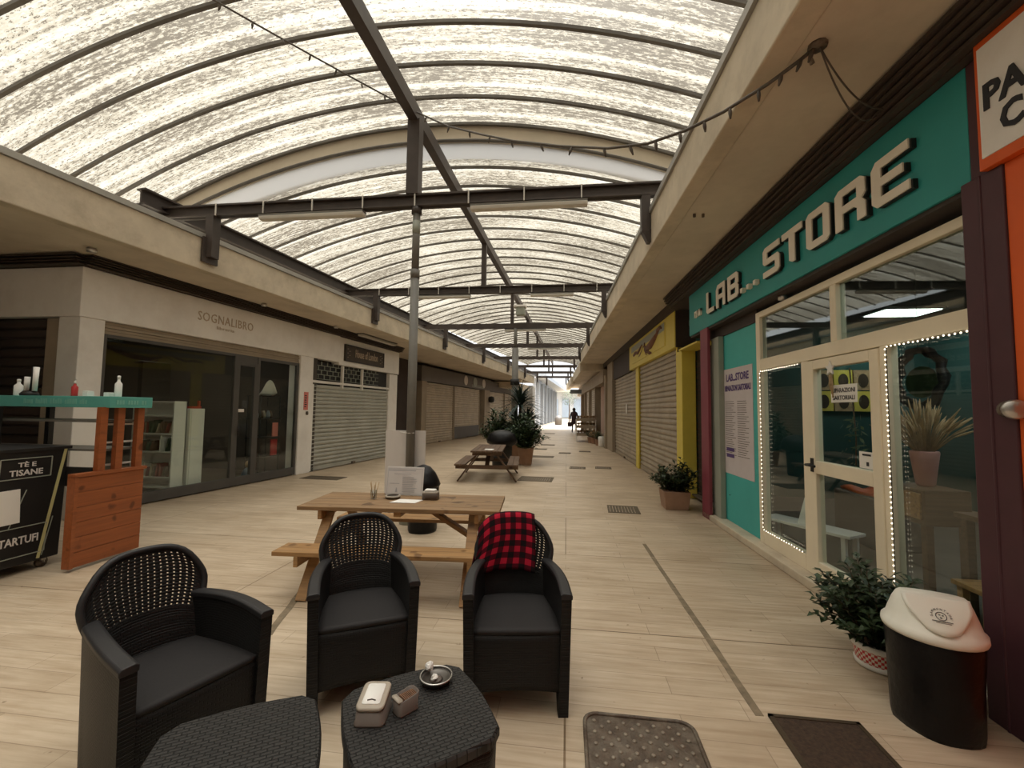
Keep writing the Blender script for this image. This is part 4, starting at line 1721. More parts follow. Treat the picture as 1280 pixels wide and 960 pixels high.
# far right: open shop with racks
m = MB()
m.wbox(RW, 18.6, 37, 2.75, 3.3, -.05, .3)
sg = thing('shop_sign', 'long plain grey fascia over the open shop with the plant racks', 'shop sign', wp(RW, 25, 2.75, 0))
m.build('board', M['taupe'], sg, world=True)
m = MB()
m.wbox(RW, 18.3, 37, 0, 3.4, 1.4, 1.6)
struct(m.build('wall_right.002', M['terra']), 'warm brown back wall of the open shop', 'wall')
for k, yy in enumerate((22.5, 26, 29.5, 33)):
    m = MB()
    m.wbox(RW, yy, yy + .3, 0, 2.75, 0, .3)
    struct(m.build('wall_right_pillar.%03d' % (10 + k), M['taupe']))
shutter('roller_shutter', 'far beige roller shutter behind the plant racks', RW, 23.0, 25.8, .02, 2.75, .15, M['shutB'], .12, sgn=-1)
shutter('roller_shutter', 'farthest beige roller shutter on the right row', RW, 26.5, 29.3, .02, 2.75, .15, M['shutB'], .12, sgn=-1)
# hanging far sign
m = MB()
m.wbox(RW, 31.0, 31.15, 2.75, 3.05, -.9, -.1)
tag(m.build('hanging_sign', M['bluegrey']), 'small bluish sign hanging at the far end of the right row', 'sign')

# ================================================================== STEELWORK
def ibeam(m, a, b, w, h, t=.025):
    a, b = Vector(a), Vector(b)
    m.bar(a, b, t, h)
    u = UZ * (h / 2 - t / 2)
    m.bar(a + u, b + u, w, t)
    m.bar(a - u, b - u, w, t)


m = MB()
sb = thing('ridge_beam', 'dark steel ridge beam running lengthwise under the vaults', 'beam', (SPX(0), 0, 5.5))
m.bar((SPX(-7), -7, 5.58), (SPX(36.4), 36.4, 5.58), .13, .20)
m.build('beam', M['steel'], sb, world=True)
for nm, fn, z, lab in (('gutter_beam', lambda Y: wx(LW, Y, .38), 4.46, 'dark steel gutter beam along the left edge of the lower vault'),):
    t = thing(nm, lab, 'beam', (fn(5.2), 5.2, z))
    m = MB()
    ibeam(m, (fn(5.2), 5.2, z), (fn(36.4), 36.4, z), .16, .24)
    m.build('beam', M['steel'], t, world=True)
ordn = ['nearest', 'second', 'third', 'fourth', 'fifth', 'sixth', 'seventh', 'eighth']
for i in range(8):
    Y = 5.55 + 4.4 * i
    z = 4.36
    t = thing('cross_beam', '%s dark steel beam spanning the arcade%s' % (ordn[i], ', beside the tall pole' if i == 0 else (' counted from the tall pole' if i < 7 else ' at the far open end')), 'beam', (SPX(Y), Y, z))
    xl, xr = LF(Y) - .85, RF(Y) + .35
    m = MB()
    if i < 2:
        ibeam(m, (xl, Y, z), (xr, Y, z), .13, .17)
    else:
        m.bar((xl, Y, z), (xr, Y, z), .12, .17)
    m.build('beam', M['steel'], t, world=True)
    m = MB()
    w_ = .17 if i == 0 else .11
    m.box(SPX(Y) - w_ / 2, SPX(Y) + w_ / 2, Y - w_ / 2, Y + w_ / 2, z + .08, 5.5)
    m.build('king_post', M['steel'], t, world=True)
    # brackets standing on the canopy edges
    m = MB()
    x = LF(Y) + .06
    m.box(x - .06, x + .06, Y - .07, Y + .07, 3.66, z - .08)
    m.hexa([(x - .06, Y - .12, 3.58), (x - .03, Y - .12, 3.58), (x + .0, Y + .12, 3.58), (x - .03, Y + .12, 3.58), (x - .06, Y - .12, 3.95), (x - .03, Y - .12, 3.95), (x + .0, Y + .12, 3.95), (x - .03, Y + .12, 3.95)])
    m.build('left_bracket', M['steel'], t, world=True)
    m = MB()
    x = RF(Y) - .06
    m.box(x - .055, x + .055, Y - .06, Y + .06, 3.80, z - .08)
    m.hexa([(x + .02, Y - .05, 3.66), (x + .06, Y - .05, 3.66), (x + .06, Y + .05, 3.66), (x + .02, Y + .05, 3.66), (x - .055, Y - .06, 3.82), (x + .06, Y - .06, 3.82), (x + .06, Y + .06, 3.82), (x - .055, Y + .06, 3.82)])
    m.build('right_bracket', M['steel'], t, world=True)
    if i in (0, 1):
        for q in range(8):
            xx = xl + 1.0 + q * .75
            m = MB()
            m.box(xx - .008, xx + .008, Y - .075, Y - .06, z - .09, z + .09)
            m.build('clip', M['tube'], t, world=True)


def batten(x0, x1, Y, z, label):
    t = thing('batten_light', label, 'light fitting', ((x0 + x1) / 2, Y, z))
    m = MB()
    m.hexa([(x0, Y - .05, z - .035), (x1, Y - .05, z - .035), (x1, Y + .05, z - .035), (x0, Y + .05, z - .035), (x0, Y - .065, z + .015), (x1, Y - .065, z + .015), (x1, Y + .065, z + .015), (x0, Y + .065, z + .015)])
    m.build('diffuser', M['tube'], t, world=True, bevel=.012)
    m = MB()
    m.box(x0, x1, Y - .06, Y + .06, z + .015, z + .04)
    m.build('housing', M['pole'], t, world=True)
    for xx in (x0 + .2, x1 - .2):
        m = MB()
        m.tube([(xx, Y, z + .04), (xx, Y, z + .07)], .01, 6)
        m.build('hanger', M['pole'], t, world=True)
    return t


for i, (a, b) in enumerate((((-4.40, -2.82)), (-1.30, .26))):
    batten(a, b, 5.55, 4.225, ['unlit batten light under the nearest beam, left of the tall pole', 'unlit batten light under the nearest beam, right of the tall pole'][i])
for i, (a, b) in enumerate(((-3.75, -2.3), (-.85, .15))):
    batten(a, b, 9.95, 4.215, ['unlit batten light under the second beam, left of the ridge', 'unlit batten light under the second beam, right of the ridge'][i])
batten(-2.1, -.7, 14.35, 4.215, 'unlit batten light under the third beam over the far pole')
batten(-1.7, -.3, 18.75, 4.215, 'unlit batten light under the fourth beam')

# poles
PX, PY = -2.06, 5.55
t = thing('steel_pole', 'tall grey steel pole rising beside the picnic table to the nearest beam', 'pole', (PX, PY, 0))
m = MB()
m.tube([(0, 0, 0), (0, 0, 3.3)], .058, 16)
m.tube([(0, 0, 3.3), (0, 0, 4.28)], .050, 16)
m.build('shaft', M['pole'], t)
for z0, z1, r_, mm in ((3.28, 3.40, .062, 'pole'), (3.9, 4.08, .053, 'greyp'), (4.18, 4.275, .07, 'steel')):
    m = MB()
    m.tube([(0, 0, z0), (0, 0, z1)], r_, 16)
    m.build('collar', M[mm], t)
m = MB()
m.lathe([(.12, 0), (.12, .08), (.07, .14)], 16, (0, 0, 0))
m.build('foot', M['greyp'], t)
t = thing('steel_pole', 'farther steel pole rising out of the spiky plants', 'pole', (-1.72, 14.3, 0))
m = MB()
m.tube([(0, 0, 0), (0, 0, 3.6)], .11, 12)
m.tube([(0, 0, 3.6), (0, 0, 4.27)], .06, 12)
m.build('shaft', M['pole'], t)
m = MB()
m.tube([(0, 0, 2.35), (0, 0, 2.55)], .15, 12)
m.build('collar', M['black'], t)
t = thing('loudspeaker', 'white boxed floodlight on the ridge post above the far pole', 'speaker', (-1.6, 14.1, 4.8))  # box stands for a loudspeaker; it gives no light
m = MB()
m.box(-1.68, -1.38, 13.95, 14.2, 4.66, 4.93)
m.build('housing', M['greyp'], t, world=True, bevel=.02)
m = MB()
m.box(-1.75, -1.35, 13.9, 14.25, 4.93, 4.99)
m.build('hood', M['white'], t, world=True)
m = MB()
m.box(-1.64, -1.6, 14.2, 14.4, 4.78, 4.82)
m.build('bracket', M['pole'], t, world=True)


# string lights across the vault
def catenary(a, b, sag, n=24):
    a, b = Vector(a), Vector(b)
    return [a + (b - a) * (i / n) - UZ * sag * 4 * (i / n) * (1 - i / n) for i in range(n + 1)]


hook = fl(1022, 57, 3.615)
A0 = aty(205, -36, 3.62)
A1 = Vector((-2.1, 5.46, 5.60))
pA = catenary(A0, A1, .02)
pB = [A1] + [Vector(p) for p in ((-1.46, 4.93, 4.975), (-.97, 4.525, 4.57), (-.566, 4.19, 4.25), (-.07, 3.78, 3.90), (.326, 3.45, 3.645), (.60, 3.22, 3.52), (.823, 3.04, 3.485), (1.02, 2.873, 3.487), (1.223, 2.706, 3.53), (1.354, 2.598, 3.58))] + [hook]
t = thing('festoon_cable', 'dark festoon cable with small hanging bulbs slung from the ridge to the right soffit', 'string lights', tuple(A1))
m = MB()
m.tube(pA + pB[1:], .011, 6)
m.build('cable', M['cable'], t, world=True)
for k, (pts, n) in enumerate(((pA, 9), (pB, 17))):
    for i in range(n):
        u = (i + .6) / n * (len(pts) - 1)
        j = int(u)
        p = pts[j].lerp(pts[min(j + 1, len(pts) - 1)], u - j)
        m = MB()
        tilt = Vector((random.uniform(-.03, .03), 0, -.075))
        m.tube([p, p + tilt * .3, p + tilt * .5, p + tilt], [.008, .012, .013, .006], 6)
        m.build('bulb', M['cable'], t, world=True)
t = thing('slack_wire', 'slack grey wire from the soffit hook to the louvres above the teal sign', 'wire', tuple(hook))
m = MB()
e1 = wp(RW, 2.9, 3.45, -.12)
for sgx in (.10, .17):
    m.tube(catenary(hook + Vector((.01, 0, -.005)), e1 + Vector((0, sgx - .1, 0)), sgx, 16), .005, 5)
m.build('wire', M['cable'], t, world=True)
m = MB()
m.lathe([(.05, -.012), (.05, .006)], 10, hook)
m.tube([hook + Vector((-.02, .01, -.01)), hook + Vector((-.03, .02, -.05)), hook + Vector((-.02, .02, -.09))], [.012, .01, .014], 6)
m.build('hook', M['iron'], t, world=True)
m = MB()
for dx in (0, .12):
    p = fl(868 + dx * 90, 268, 3.615)
    m.tube([p + UZ * .006, p - UZ * .03], .015, 6)
tag(m.build('soffit_bolts', M['iron']), 'two rusty bolts sticking out of the right soffit', 'bolts')
# left soffit lights
sl = thing('batten_light', 'dim batten light fixed to the left soffit by the brown sign', 'light fitting', (-5.35, 11.6, 3.45))
m = MB()
m.wbox(LW, 10.7, 12.5, 3.42, 3.47, .25, .38)
m.build('diffuser', M['tube'], sl, world=True, bevel=.01)
m = MB()
m.wbox(LW, 10.7, 12.5, 3.47, 3.505, .22, .41)
m.build('housing', M['pole'], sl, world=True)
for k, (px, py, lb) in enumerate(((115, 311, 'at the corner of the white sign'), (330, 380, 'above the gold lettering'), (420, 408, 'near the brown sign'))):
    p = fl(px, py, 3.49)
    t = thing('spotlight', 'small soffit spotlight %s on the left' % lb, 'spotlight', tuple(p))
    m = MB()
    m.lathe([(.02, -.05), (.05, -.045), (.055, -.01), (.04, .012)], 12, p)
    m.build('head', M['silver'], t, world=True)

# ================================================================== KIOSK AND DISPLAY (left)
KX = -4.4
CYF = 3.63
k = thing('drinks_counter', 'tall turquoise edged counter on a red-brown slatted wooden side', 'counter', (KX, 3.4, 0))
m = MB()
nb = 6
for i in range(nb):
    m.box(KX - .05, KX, 3.42, 4.04, .03 + i * .135, .03 + i * .135 + .132)
m.build('side_panel', M['redwood'], k, world=True, bevel=.003)
m = MB()
m.box(KX - .07, KX + .012, 3.395, 3.425, .03, .845)
m.box(KX - .07, KX + .012, 3.395, 4.06, .84, .87)
m.build('panel_frame', M['redwood'], k, world=True)
for yy in (3.625, 3.785, 3.985):
    m = MB()
    m.box(KX - .06, KX - .01, yy - .033, yy + .033, .86, 1.48)
    m.build('slat', M['redwood'], k, world=True)
m = MB()
m.box(-8.2, KX + .03, CYF, 4.06, 1.475, 1.585)
m.build('countertop', M['tealshelf'], k, world=True, bevel=.004)
m = MB()
for q in range(26):
    for x0 in (-6.9, -5.35):
        if q % 6 != 4:
            m.box(x0 + q * .028, x0 + q * .028 + .02, CYF - .003, CYF, 1.508, 1.508 + random.choice((.04, .05, .05)))
for q in range(11):
    if q % 5 != 3:
        m.box(KX + .03, KX + .033, CYF + .06 + q * .028, CYF + .08 + q * .028, 1.508, 1.55)
m.build('print', M['tealprint'], k, world=True)
for z in (1.05, 1.33):
    m = MB()
    m.box(-8.2, KX - .08, 3.66, 4.0, z, z + .022)
    m.build('shelf', M['pole'], k, world=True)
m = MB()
m.box(-8.2, KX - .08, 3.6, 3.64, .72, .9)
m.build('back_board', M['black'], k, world=True)
for xx, yy in ((-5.6, 3.6), (-7.2, 3.6), (-5.6, 4.04), (-7.2, 4.04)):
    m = MB()
    m.box(xx - .025, xx + .025, yy - .025, yy + .025, 0, 1.475)
    m.build('post', M['black'], k, world=True)
m = MB()
for a in ((3.66, 3.685, .88, 1.47), (4.02, 4.045, .88, 1.47)):
    m.box(KX - .14, KX - .115, *a)
for z in (.9, 1.12, 1.30):
    m.box(KX - .14, KX - .115, 3.66, 4.045, z, z + .018)
m.build('wire_rack', M['whitepaint'], k, world=True)


def bottle(label, x, y, z, h, r_, mat, pump=False, cap=None):
    t = thing('bottle', label, 'bottle', (x, y, z))
    m = MB()
    m.lathe([(r_ * .95, 0), (r_, .01), (r_, h * .62), (r_ * .45, h * .74), (r_ * .38, h * .86), (r_ * .38, h * .88)], 14)
    m.build('body', mat, t)
    m = MB()
    m.lathe([(r_ * .46, h * .86), (r_ * .46, h), (r_ * .2, h * 1.02)], 12)
    if pump:
        m.tube([(0, 0, h), (0, 0, h * 1.12), (.03, -.01, h * 1.12)], .006, 6)
    m.build('cap', cap or mat, t)
    return t


bottle('white bottle on the turquoise counter above the corner pillar base', -5.62, 3.76, 1.585, .17, .034, M['whitepaint'])
bottle('white bottle at the right end of the turquoise counter', -4.56, 3.86, 1.585, .215, .030, M['whitepaint'])
bottle('red pump bottle on the turquoise counter', -4.92, 3.74, 1.585, .15, .026, M['red'], True, M['whitepaint'])
t = thing('cup_dispenser', 'black dispenser stand holding clear cups on the turquoise counter', 'dispenser', (-5.45, 3.74, 1.585))
m = MB()
m.lathe([(.07, 0), (.075, .02), (.05, .05)], 16)
m.build('base', M['black'], t)
m = MB()
m.tube([(.02, 0, .04), (.03, 0, .30)], .016, 8)
m.build('column', M['black'], t)
for dx in (-.045, .055):
    m = MB()
    m.tube([(dx, 0, .05), (dx + .005, 0, .24 + dx)], [.020, .024], 10)
    m.build('cup_stack', M['whitepaint'], t)
for nm, lb, x, y, dx, h in (('napkin_box', 'small white box beside the bottle at the right end of the turquoise counter', -4.66, 3.86, .07, .045), ('card_holder', 'small white card holder next to the red pump bottle', -4.76, 3.74, .06, .055)):
    t = thing(nm, lb, 'box', (x, y, 1.585))
    m = MB()
    m.box(-dx / 2, dx / 2, -.03, .03, 0, h)
    m.build('box', M['whitepaint'], t, bevel=.003)

BX = -4.75
b = thing('freezer_display', 'black wheeled display box lettered for teas and truffles', 'display box', (BX - .4, 2.9, 0))
m = MB()
m.hexa([(BX - .8, 2.0, .08), (BX - .03, 2.0, .08), (BX - .03, 3.60, .08), (BX - .8, 3.60, .08), (BX - .8, 2.0, 1.09), (BX, 2.0, 1.09), (BX, 3.60, 1.09), (BX - .8, 3.60, 1.09)])
m.build('body', M['black'], b, world=True, bevel=.01)
m = MB()
m.box(BX - .82, BX + .012, 1.98, 3.62, 1.08, 1.105)
m.build('top', M['black'], b, world=True)
fx = lambda z: BX - .03 * (1.09 - z) / 1.01 + .003


def onbox(m, y0, z0, y1, z1, w, d=.004):
    a, c = Vector((fx(z0), y0, z0)), Vector((fx(z1), y1, z1))
    m.bar(a, c, d, w, up=(c - a).cross(Vector((1, 0, 0))))


m = MB()
onbox(m, 3.575, 1.08, 3.435, .10, .024)
m.build('yellow_strip', M['ydot'], b, world=True)
m = MB()
onbox(m, 3.30, .74, 3.20, .42, .007)
onbox(m, 3.52, .46, 3.46, .12, .007)
for (y0, y1, z0, z1) in ((3.10, 3.47, .845, 1.02), (2.6, 3.475, .16, .415)):
    onbox(m, y0, z0, y1, z0, .008)
    onbox(m, y0, z1, y1, z1, .008)
    onbox(m, y0, z0, y0, z1, .008)
    onbox(m, y1, z0, y1, z1, .008)
m.build('outline', M['greyp'], b, world=True)
text('lettering', 'TÈ E', (fx(.95) + .001, 3.22, .945), (0, 1, 0), UZ, .13, .05, .003, M['board'], b, bold=.02)
text('lettering', 'TISANE', (fx(.88) + .001, 3.165, .87), (0, 1, 0), UZ, .24, .052, .003, M['board'], b, bold=.02)
text('lettering', 'TARTUFI', (fx(.29) + .001, 3.14, .265), (0, 1, 0), UZ, .28, .07, .003, M['board'], b, bold=.02)
m = MB()
m.hexa([(fx(.42) + .002, 2.4, .44), (fx(.42) + .008, 2.4, .44), (fx(.42) + .008, 3.27, .46), (fx(.42) + .002, 3.27, .46), (fx(.75) + .002, 2.4, .74), (fx(.75) + .008, 2.4, .74), (fx(.75) + .008, 3.25, .755), (fx(.75) + .002, 3.25, .755)])
m.build('paper_notice', M['paper'], b, world=True)
for yy in (2.1, 3.5):
    for xx in (BX - .08, BX - .7):
        c_ = MB()
        c_.tube([(xx - .016, yy, .045), (xx + .016, yy, .045)], .045, 12)
        w_ = c_.build('caster', M['iron'], b, world=True)
        c_ = MB()
        c_.box(xx - .03, xx + .03, yy - .02, yy + .02, .06, .085)
        c_.bar((xx - .025, yy, .04), (xx - .025, yy, .075), .006, .03)
        c_.bar((xx + .025, yy, .04), (xx + .025, yy, .075), .006, .03)
        c_.build('fork', M['silver'], w_, world=True)

# ================================================================== RATTAN ARMCHAIRS
def arm_path(sx, t):
    """outer plan curve of an arm from rear (t=0) to front (t=1)"""
    y = .245 - .505 * t
    x = .222 + .052 * math.sin(min(1, t * 1.2) * PI / 2) - .004 * t * t
    z = .575 + .018 * math.sin(t * PI) + .006 * (1 - t)
    return Vector((sx * x, y, z))


def make_chair(label):
    t = thing('rattan_armchair', label, 'armchair', (0, 0, 0), 0, 'black rattan armchairs')
    TH = .050
    for sx in (-1, 1):
        def side(u, v, inn=0.0, sx=sx):
            p = arm_path(sx, u)
            e = min(u, 1 - u)
            arch = .105 * min(1, max(0, (e - .13) / .12)) ** .6 if e > .13 else 0
            z = arch + (p.z - arch) * v
            inset = .014 * (1 - v)
            return Vector((p.x - sx * (inset + inn), p.y * (1 - .03 * (1 - v)), z))
        m = MB()
        m.slab(side, lambda u, v: side(u, v, TH), 26, 12, uvs=lambda u, v: (u * .55, v * .6))
        m.build('side_panel', M['rat'], t)
        m = MB()
        n = 18
        vs, fs = [], []
        for i in range(n + 1):
            u = i / n
            p = arm_path(sx, u)
            q = arm_path(sx, min(1, u + .02)) - arm_path(sx, max(0, u - .02))
            q.normalize()
            nx = Vector((abs(q.y), 0, 0))
            f = .004 if i == n else 0
            for o, z in ((.004, -.012), (.005, .008), (-.004, .017), (-TH + .006, .020), (-TH - .006, .012), (-TH - .005, -.010)):
                vs.append((p.x + sx * o, p.y - f, p.z + z))
        for i in range(n):
            for k_ in range(6):
                l_ = (k_ + 1) % 6
                fs.append((i * 6 + k_, i * 6 + l_, i * 6 + 6 + l_, i * 6 + 6 + k_))
        fs += [tuple(range(6)), tuple(n * 6 + k_ for k_ in range(6))[::-1]]
        m.add(vs, fs)
        m.build('armrest', M['ratsmooth'], t, bevel=.004)
    # seat
    m = MB()

    def seat(u, v):
        hw_ = .200 + .022 * v
        y = .215 - .455 * v
        return Vector(((u * 2 - 1) * hw_, y - .012 * (1 - (2 * u - 1) ** 2) * v, .375 + .012 * v + .005 * (1 - (2 * u - 1) ** 2)))
    m.grid(seat, 12, 12)
    m.build('seat', M['seat'], t, solid=.022)
    # front apron with an arched lower edge
    m = MB()

    def front(u, v):
        s_ = u * 2 - 1
        z0 = .105 + .025 * (1 - s_ * s_)
        return Vector((s_ * .236, -.236 - .014 * (1 - s_ * s_), z0 + (.386 - z0) * v))
    m.grid(front, 16, 8, uvs=lambda u, v: (u * .48, v * .3))
    m.build('front_apron', M['rat'], t, solid=.02)

    # woven back with open slots
    def hw(v):
        if v < .42:
            return .212 - .022 * math.sin(v / .42 * PI / 2)
        k_ = (v - .42) / .58
        return .190 + .040 * math.sin(min(1, k_ * 1.5) * PI / 2) - .030 * max(0, k_ - .66) ** 1.5 * 5

    def back(u, v):
        s_ = (u * 2 - 1)
        top = .825 - .012 * s_ * s_ - .085 * abs(s_) ** 4
        z = .350 + (top - .350) * v
        x = s_ * hw(v)
        y = .225 + .10 * v - .050 * s_ * s_
        return Vector((x, y, z))
    NU, NV = 37, 61

    def warp(n, i):
        # strands are wider than the slots between them
        return (i + (.16 if i % 2 else -.16) * (1 if 0 < i < n else 0)) / n
    m = MB()
    m.grid(lambda u, v: back(warp(NU, round(u * NU)), warp(NV, round(v * NV))), NU, NV, skip=lambda i, j: (i % 2 == 1 and j % 2 == 1 and 25 < j < NV - 2 and 1 < i < NU - 2), uvs=lambda u, v: (u * .45, v * .5))
    m.build('backrest', M['rat'], t, solid=.010, offset=0)
    m = MB()
    pts = [back(0, v / 14) for v in range(3, 15)] + [back(u / 16, 1) for u in range(1, 16)] + [back(1, v / 14) for v in range(14, 2, -1)]
    m.tube(pts, .015, 8)
    m.build('back_rim', M['ratsmooth'], t)
    m = MB()
    m.grid(lambda u, v: Vector(((u * 2 - 1) * .205, .225 + .008 * (1 - (2 * u - 1) ** 2), .11 + .25 * v)), 10, 4, uvs=lambda u, v: (u * .45, v * .25))
    m.build('rear_apron', M['rat'], t, solid=.02)
    return t


ch = make_chair('empty black rattan armchair in the middle of the three, turned towards the small tables')
ch.location = (-1.13, 2.36, 0)
ch.rotation_euler = (0, 0, R_(29))
CH3 = ((-.275, 2.43, 0), R_(9))
dup(ch, *CH3, 'black rattan armchair with the red plaid blanket over its back')
dup(ch, (-1.655, 1.70, 0), R_(68), 'black rattan armchair nearest the red-brown counter, its side to the small tables')

# plaid blanket draped over third chair's back
t = thing('plaid_blanket', 'red and black checked blanket draped over the back of a rattan armchair', 'blanket', CH3[0], CH3[1])


def drape(u, v):
    x = -.222 + .35 * u
    s_ = x / .225
    top = .846 - .012 * s_ * s_ - .085 * min(1, abs(s_)) ** 4
    wob = .010 * math.sin(9 * u + 2) + .006 * math.sin(17 * u + 5 * v)
    L_ = .70 * v
    yb = .325 - .050 * s_ * s_
    if L_ < .31:      # front fall
        d = .31 - L_
        z = top - d
        y = yb - .026 - .10 * d / .475 - .008 * math.sin(min(1, d / .1) * PI / 2) + wob * (d / .31)
        x2 = x + .010 * math.sin(14 * d) * (1 if u < .5 else .4) - .055 * (1 - u) * (d / .31) ** 1.5
    elif L_ < .39:
        a = (L_ - .31) / .08
        z = top + .012 * math.sin(a * PI)
        y = yb - .026 + .06 * a
        x2 = x
    else:
        d = L_ - .39
        z = top - d
        y = yb + .034 - .05 * d + wob
        x2 = x - .05 * (1 - u) * d / .28
    return Vector((x2, y, z))


m = MB()
m.grid(drape, 30, 40, uvs=lambda u, v: (u * .35, v * .70))
m.build('blanket', M['plaid'], t, solid=.007, offset=0)


# ================================================================== SMALL RATTAN TABLES
def make_side_table(label):
    t = thing('rattan_side_table', label, 'side table', (0, 0, 0), 0, 'low black rattan tables')
    h = .226

    def outline(k=1.0, n=10):
        pts = []
        cs = [(-h, -h), (h, -h), (h, h), (-h, h)]
        ch_ = .042
        for i in range(4):
            a, b_ = Vector(cs[i]), Vector(cs[(i + 1) % 4])
            d = (b_ - a).normalized()
            nn = Vector((d.y, -d.x))
            for q in range(n + 1):
                u = q / n
                p = a + d * ch_ + (b_ - a - d * 2 * ch_) * u + nn * .016 * math.sin(u * PI)
                pts.append((p.x * k, p.y * k))
        return pts
    o = outline()
    m = MB()
    k_ = len(o)
    rings = [(1.0, .425), (1.0, .448), (.975, .456)]
    vs, fs, uv = [], [], []
    for s_, z in rings:
        for x, y in o:
            vs.append((x * s_, y * s_, z))
            uv.append((x * s_ + .3, y * s_ + .3))
    for r_ in range(2):
        for i in range(k_):
            j = (i + 1) % k_
            fs.append((r_ * k_ + i, r_ * k_ + j, r_ * k_ + k_ + j, r_ * k_ + k_ + i))
    fs.append(tuple(2 * k_ + i for i in range(k_)))
    fs.append(tuple(range(k_))[::-1])
    m.add(vs, fs, False, uv)
    m.build('tabletop', M['rattop'], t)
    for i in range(4):
        m = MB()
        seg = [o[i * 11 + q] for q in range(11)] + [o[((i + 1) % 4) * 11]]

        def sidef(u, v, seg=seg):
            f = u * (len(seg) - 1)
            j = min(int(f), len(seg) - 2)
            a, b_ = Vector(seg[j]), Vector(seg[j + 1])
            p = a.lerp(b_, f - j) * .965
            e = min(u, 1 - u)
            arch = .10 * min(1, max(0, (e - .14) / .14)) ** .6 if e > .14 else 0
            z = arch + (.428 - arch) * v
            k2 = 1 - .04 * (1 - v)
            return Vector((p.x * k2, p.y * k2, z))
        m.grid(sidef, 22, 8, uvs=lambda u, v: (u * .45, v * .43))
        m.build('side_panel', M['rat'], t, solid=.018)
    return t


st1 = make_side_table('low black rattan table holding the napkin dispenser and ashtray')
TR = Vector((-.505, 1.50, 0))
TRa = math.atan2(-.57, -.82)
st1.location = TR
st1.rotation_euler = (0, 0, TRa + PI)
dup(st1, (-.985, 1.24, 0), math.atan2(.525, .85), 'empty low black rattan table in the foreground')
ZT = .456

# napkin dispenser
p = fl(467, 893, ZT)
t = thing('napkin_dispenser', 'taupe napkin dispenser with white napkins on the low rattan table', 'napkin dispenser', (p.x, p.y, ZT), R_(8))


def rrect(w, d, r_, n=5):
    pts = []
    for cx_, cy_, a0 in ((w / 2 - r_, d / 2 - r_, 0), (-w / 2 + r_, d / 2 - r_, PI / 2), (-w / 2 + r_, -d / 2 + r_, PI), (w / 2 - r_, -d / 2 + r_, 1.5 * PI)):
        for q in range(n + 1):
            a = a0 + PI / 2 * q / n
            pts.append((cx_ + r_ * math.cos(a), cy_ + r_ * math.sin(a)))
    return pts


def loft(m, secs):
    k_ = len(secs[0])
    vs = [p_ for s_ in secs for p_ in s_]
    fs = []
    for i in range(len(secs) - 1):
        for q in range(k_):
            r_ = (q + 1) % k_
            fs.append((i * k_ + q, i * k_ + r_, (i + 1) * k_ + r_, (i + 1) * k_ + q))
    fs.append(tuple(range(k_))[::-1])
    fs.append(tuple((len(secs) - 1) * k_ + q for q in range(k_)))
    m.add(vs, fs, True)


def sec(w, d, r_, z, tilt=0.0):
    return [(x, y, z + tilt * y) for x, y in rrect(w, d, r_)]


m = MB()
loft(m, [sec(.104, .128, .02, 0), sec(.104, .128, .02, .007), sec(.097, .120, .02, .010), sec(.092, .116, .02, .054, .16)])
m.build('body', M['taupep'], t)
m = MB()
loft(m, [sec(.094, .118, .02, .054, .16), sec(.094, .118, .02, .064, .16), sec(.086, .110, .018, .067, .16)])
m.build('bezel', M['beigep'], t)
m = MB()
loft(m, [sec(.062, .086, .008, .066, .16), sec(.060, .084, .008, .070, .16)])
nap = m.build('napkins', M['paper'], t)
m = MB()
m.tube([(-.014, -.030, .0665), (0, -.026, .0675), (.014, -.030, .0665)], .002, 5)
m.build('fold', M['taupep'], nap)
p = fl(507, 887, ZT)
t = thing('sachet_holder', 'small taupe holder of sugar sachets on the low rattan table', 'sachet holder', (p.x, p.y, ZT), R_(-38))
m = MB()
loft(m, [sec(.058, .082, .016, 0), sec(.058, .082, .016, .006), sec(.052, .076, .015, .010), sec(.056, .084, .015, .052, .12), sec(.048, .074, .012, .052, .12), sec(.046, .07, .012, .036)])
m.build('body', M['taupep'], t)
m = MB()
loft(m, [sec(.050, .018, .006, .046), sec(.050, .018, .006, .053)])
o = m.build('lip', M['beigep'], t)
o.location = (0, -.034, 0)
m = MB()
for q in range(9):
    y = -.018 + q * .006
    m.hexa([(-.020, y, .022), (.020, y, .022), (.020, y + .003, .022), (-.020, y + .003, .022), (-.019, y + .004, .048), (.019, y + .004, .048), (.019, y + .007, .048), (-.019, y + .007, .048)])
m.build('sachets', M['sachet'], t, kind='stuff')
p = fl(545, 852, ZT)
t = thing('ashtray', 'round silver ashtray with ash on the low rattan table', 'ashtray', (p.x, p.y, ZT))
m = MB()
m.lathe([(.035, 0), (.05, .003), (.058, .018), (.058, .022), (.050, .014), (.030, .008), (.001, .008)], 28, caps=False)
m.build('bowl', M['smoke'], t)
m = MB()
m.tube([(.060 * math.cos(a), .060 * math.sin(a), .0235) for a in [2 * PI * i_ / 36 for i_ in range(36)]], .0035, 8, True)
m.build('rim', M['silver'], t)
m = MB()
m.lathe([(.001, .009), (.026, .009), (.018, .013), (.001, .014)], 14, caps=False)
m.build('ash', M['taupep'], t)


def crumple(name, label, cat, c, r_, mat, par=None):
    m = MB()
    m.lathe([(r_ * .3 * random.uniform(.8, 1.2), -r_), (r_ * .9, -r_ * .5), (r_ * 1.1, 0), (r_ * .8, r_ * .55), (r_ * .25, r_)], 9)
    for i_, v_ in enumerate(m.v):
        m.v[i_] = v_ * random.uniform(.75, 1.2)
    m.sm.clear()
    o = m.build(name, mat, par)
    o.location = c
    if label:
        tag(o, label, cat)
    return o


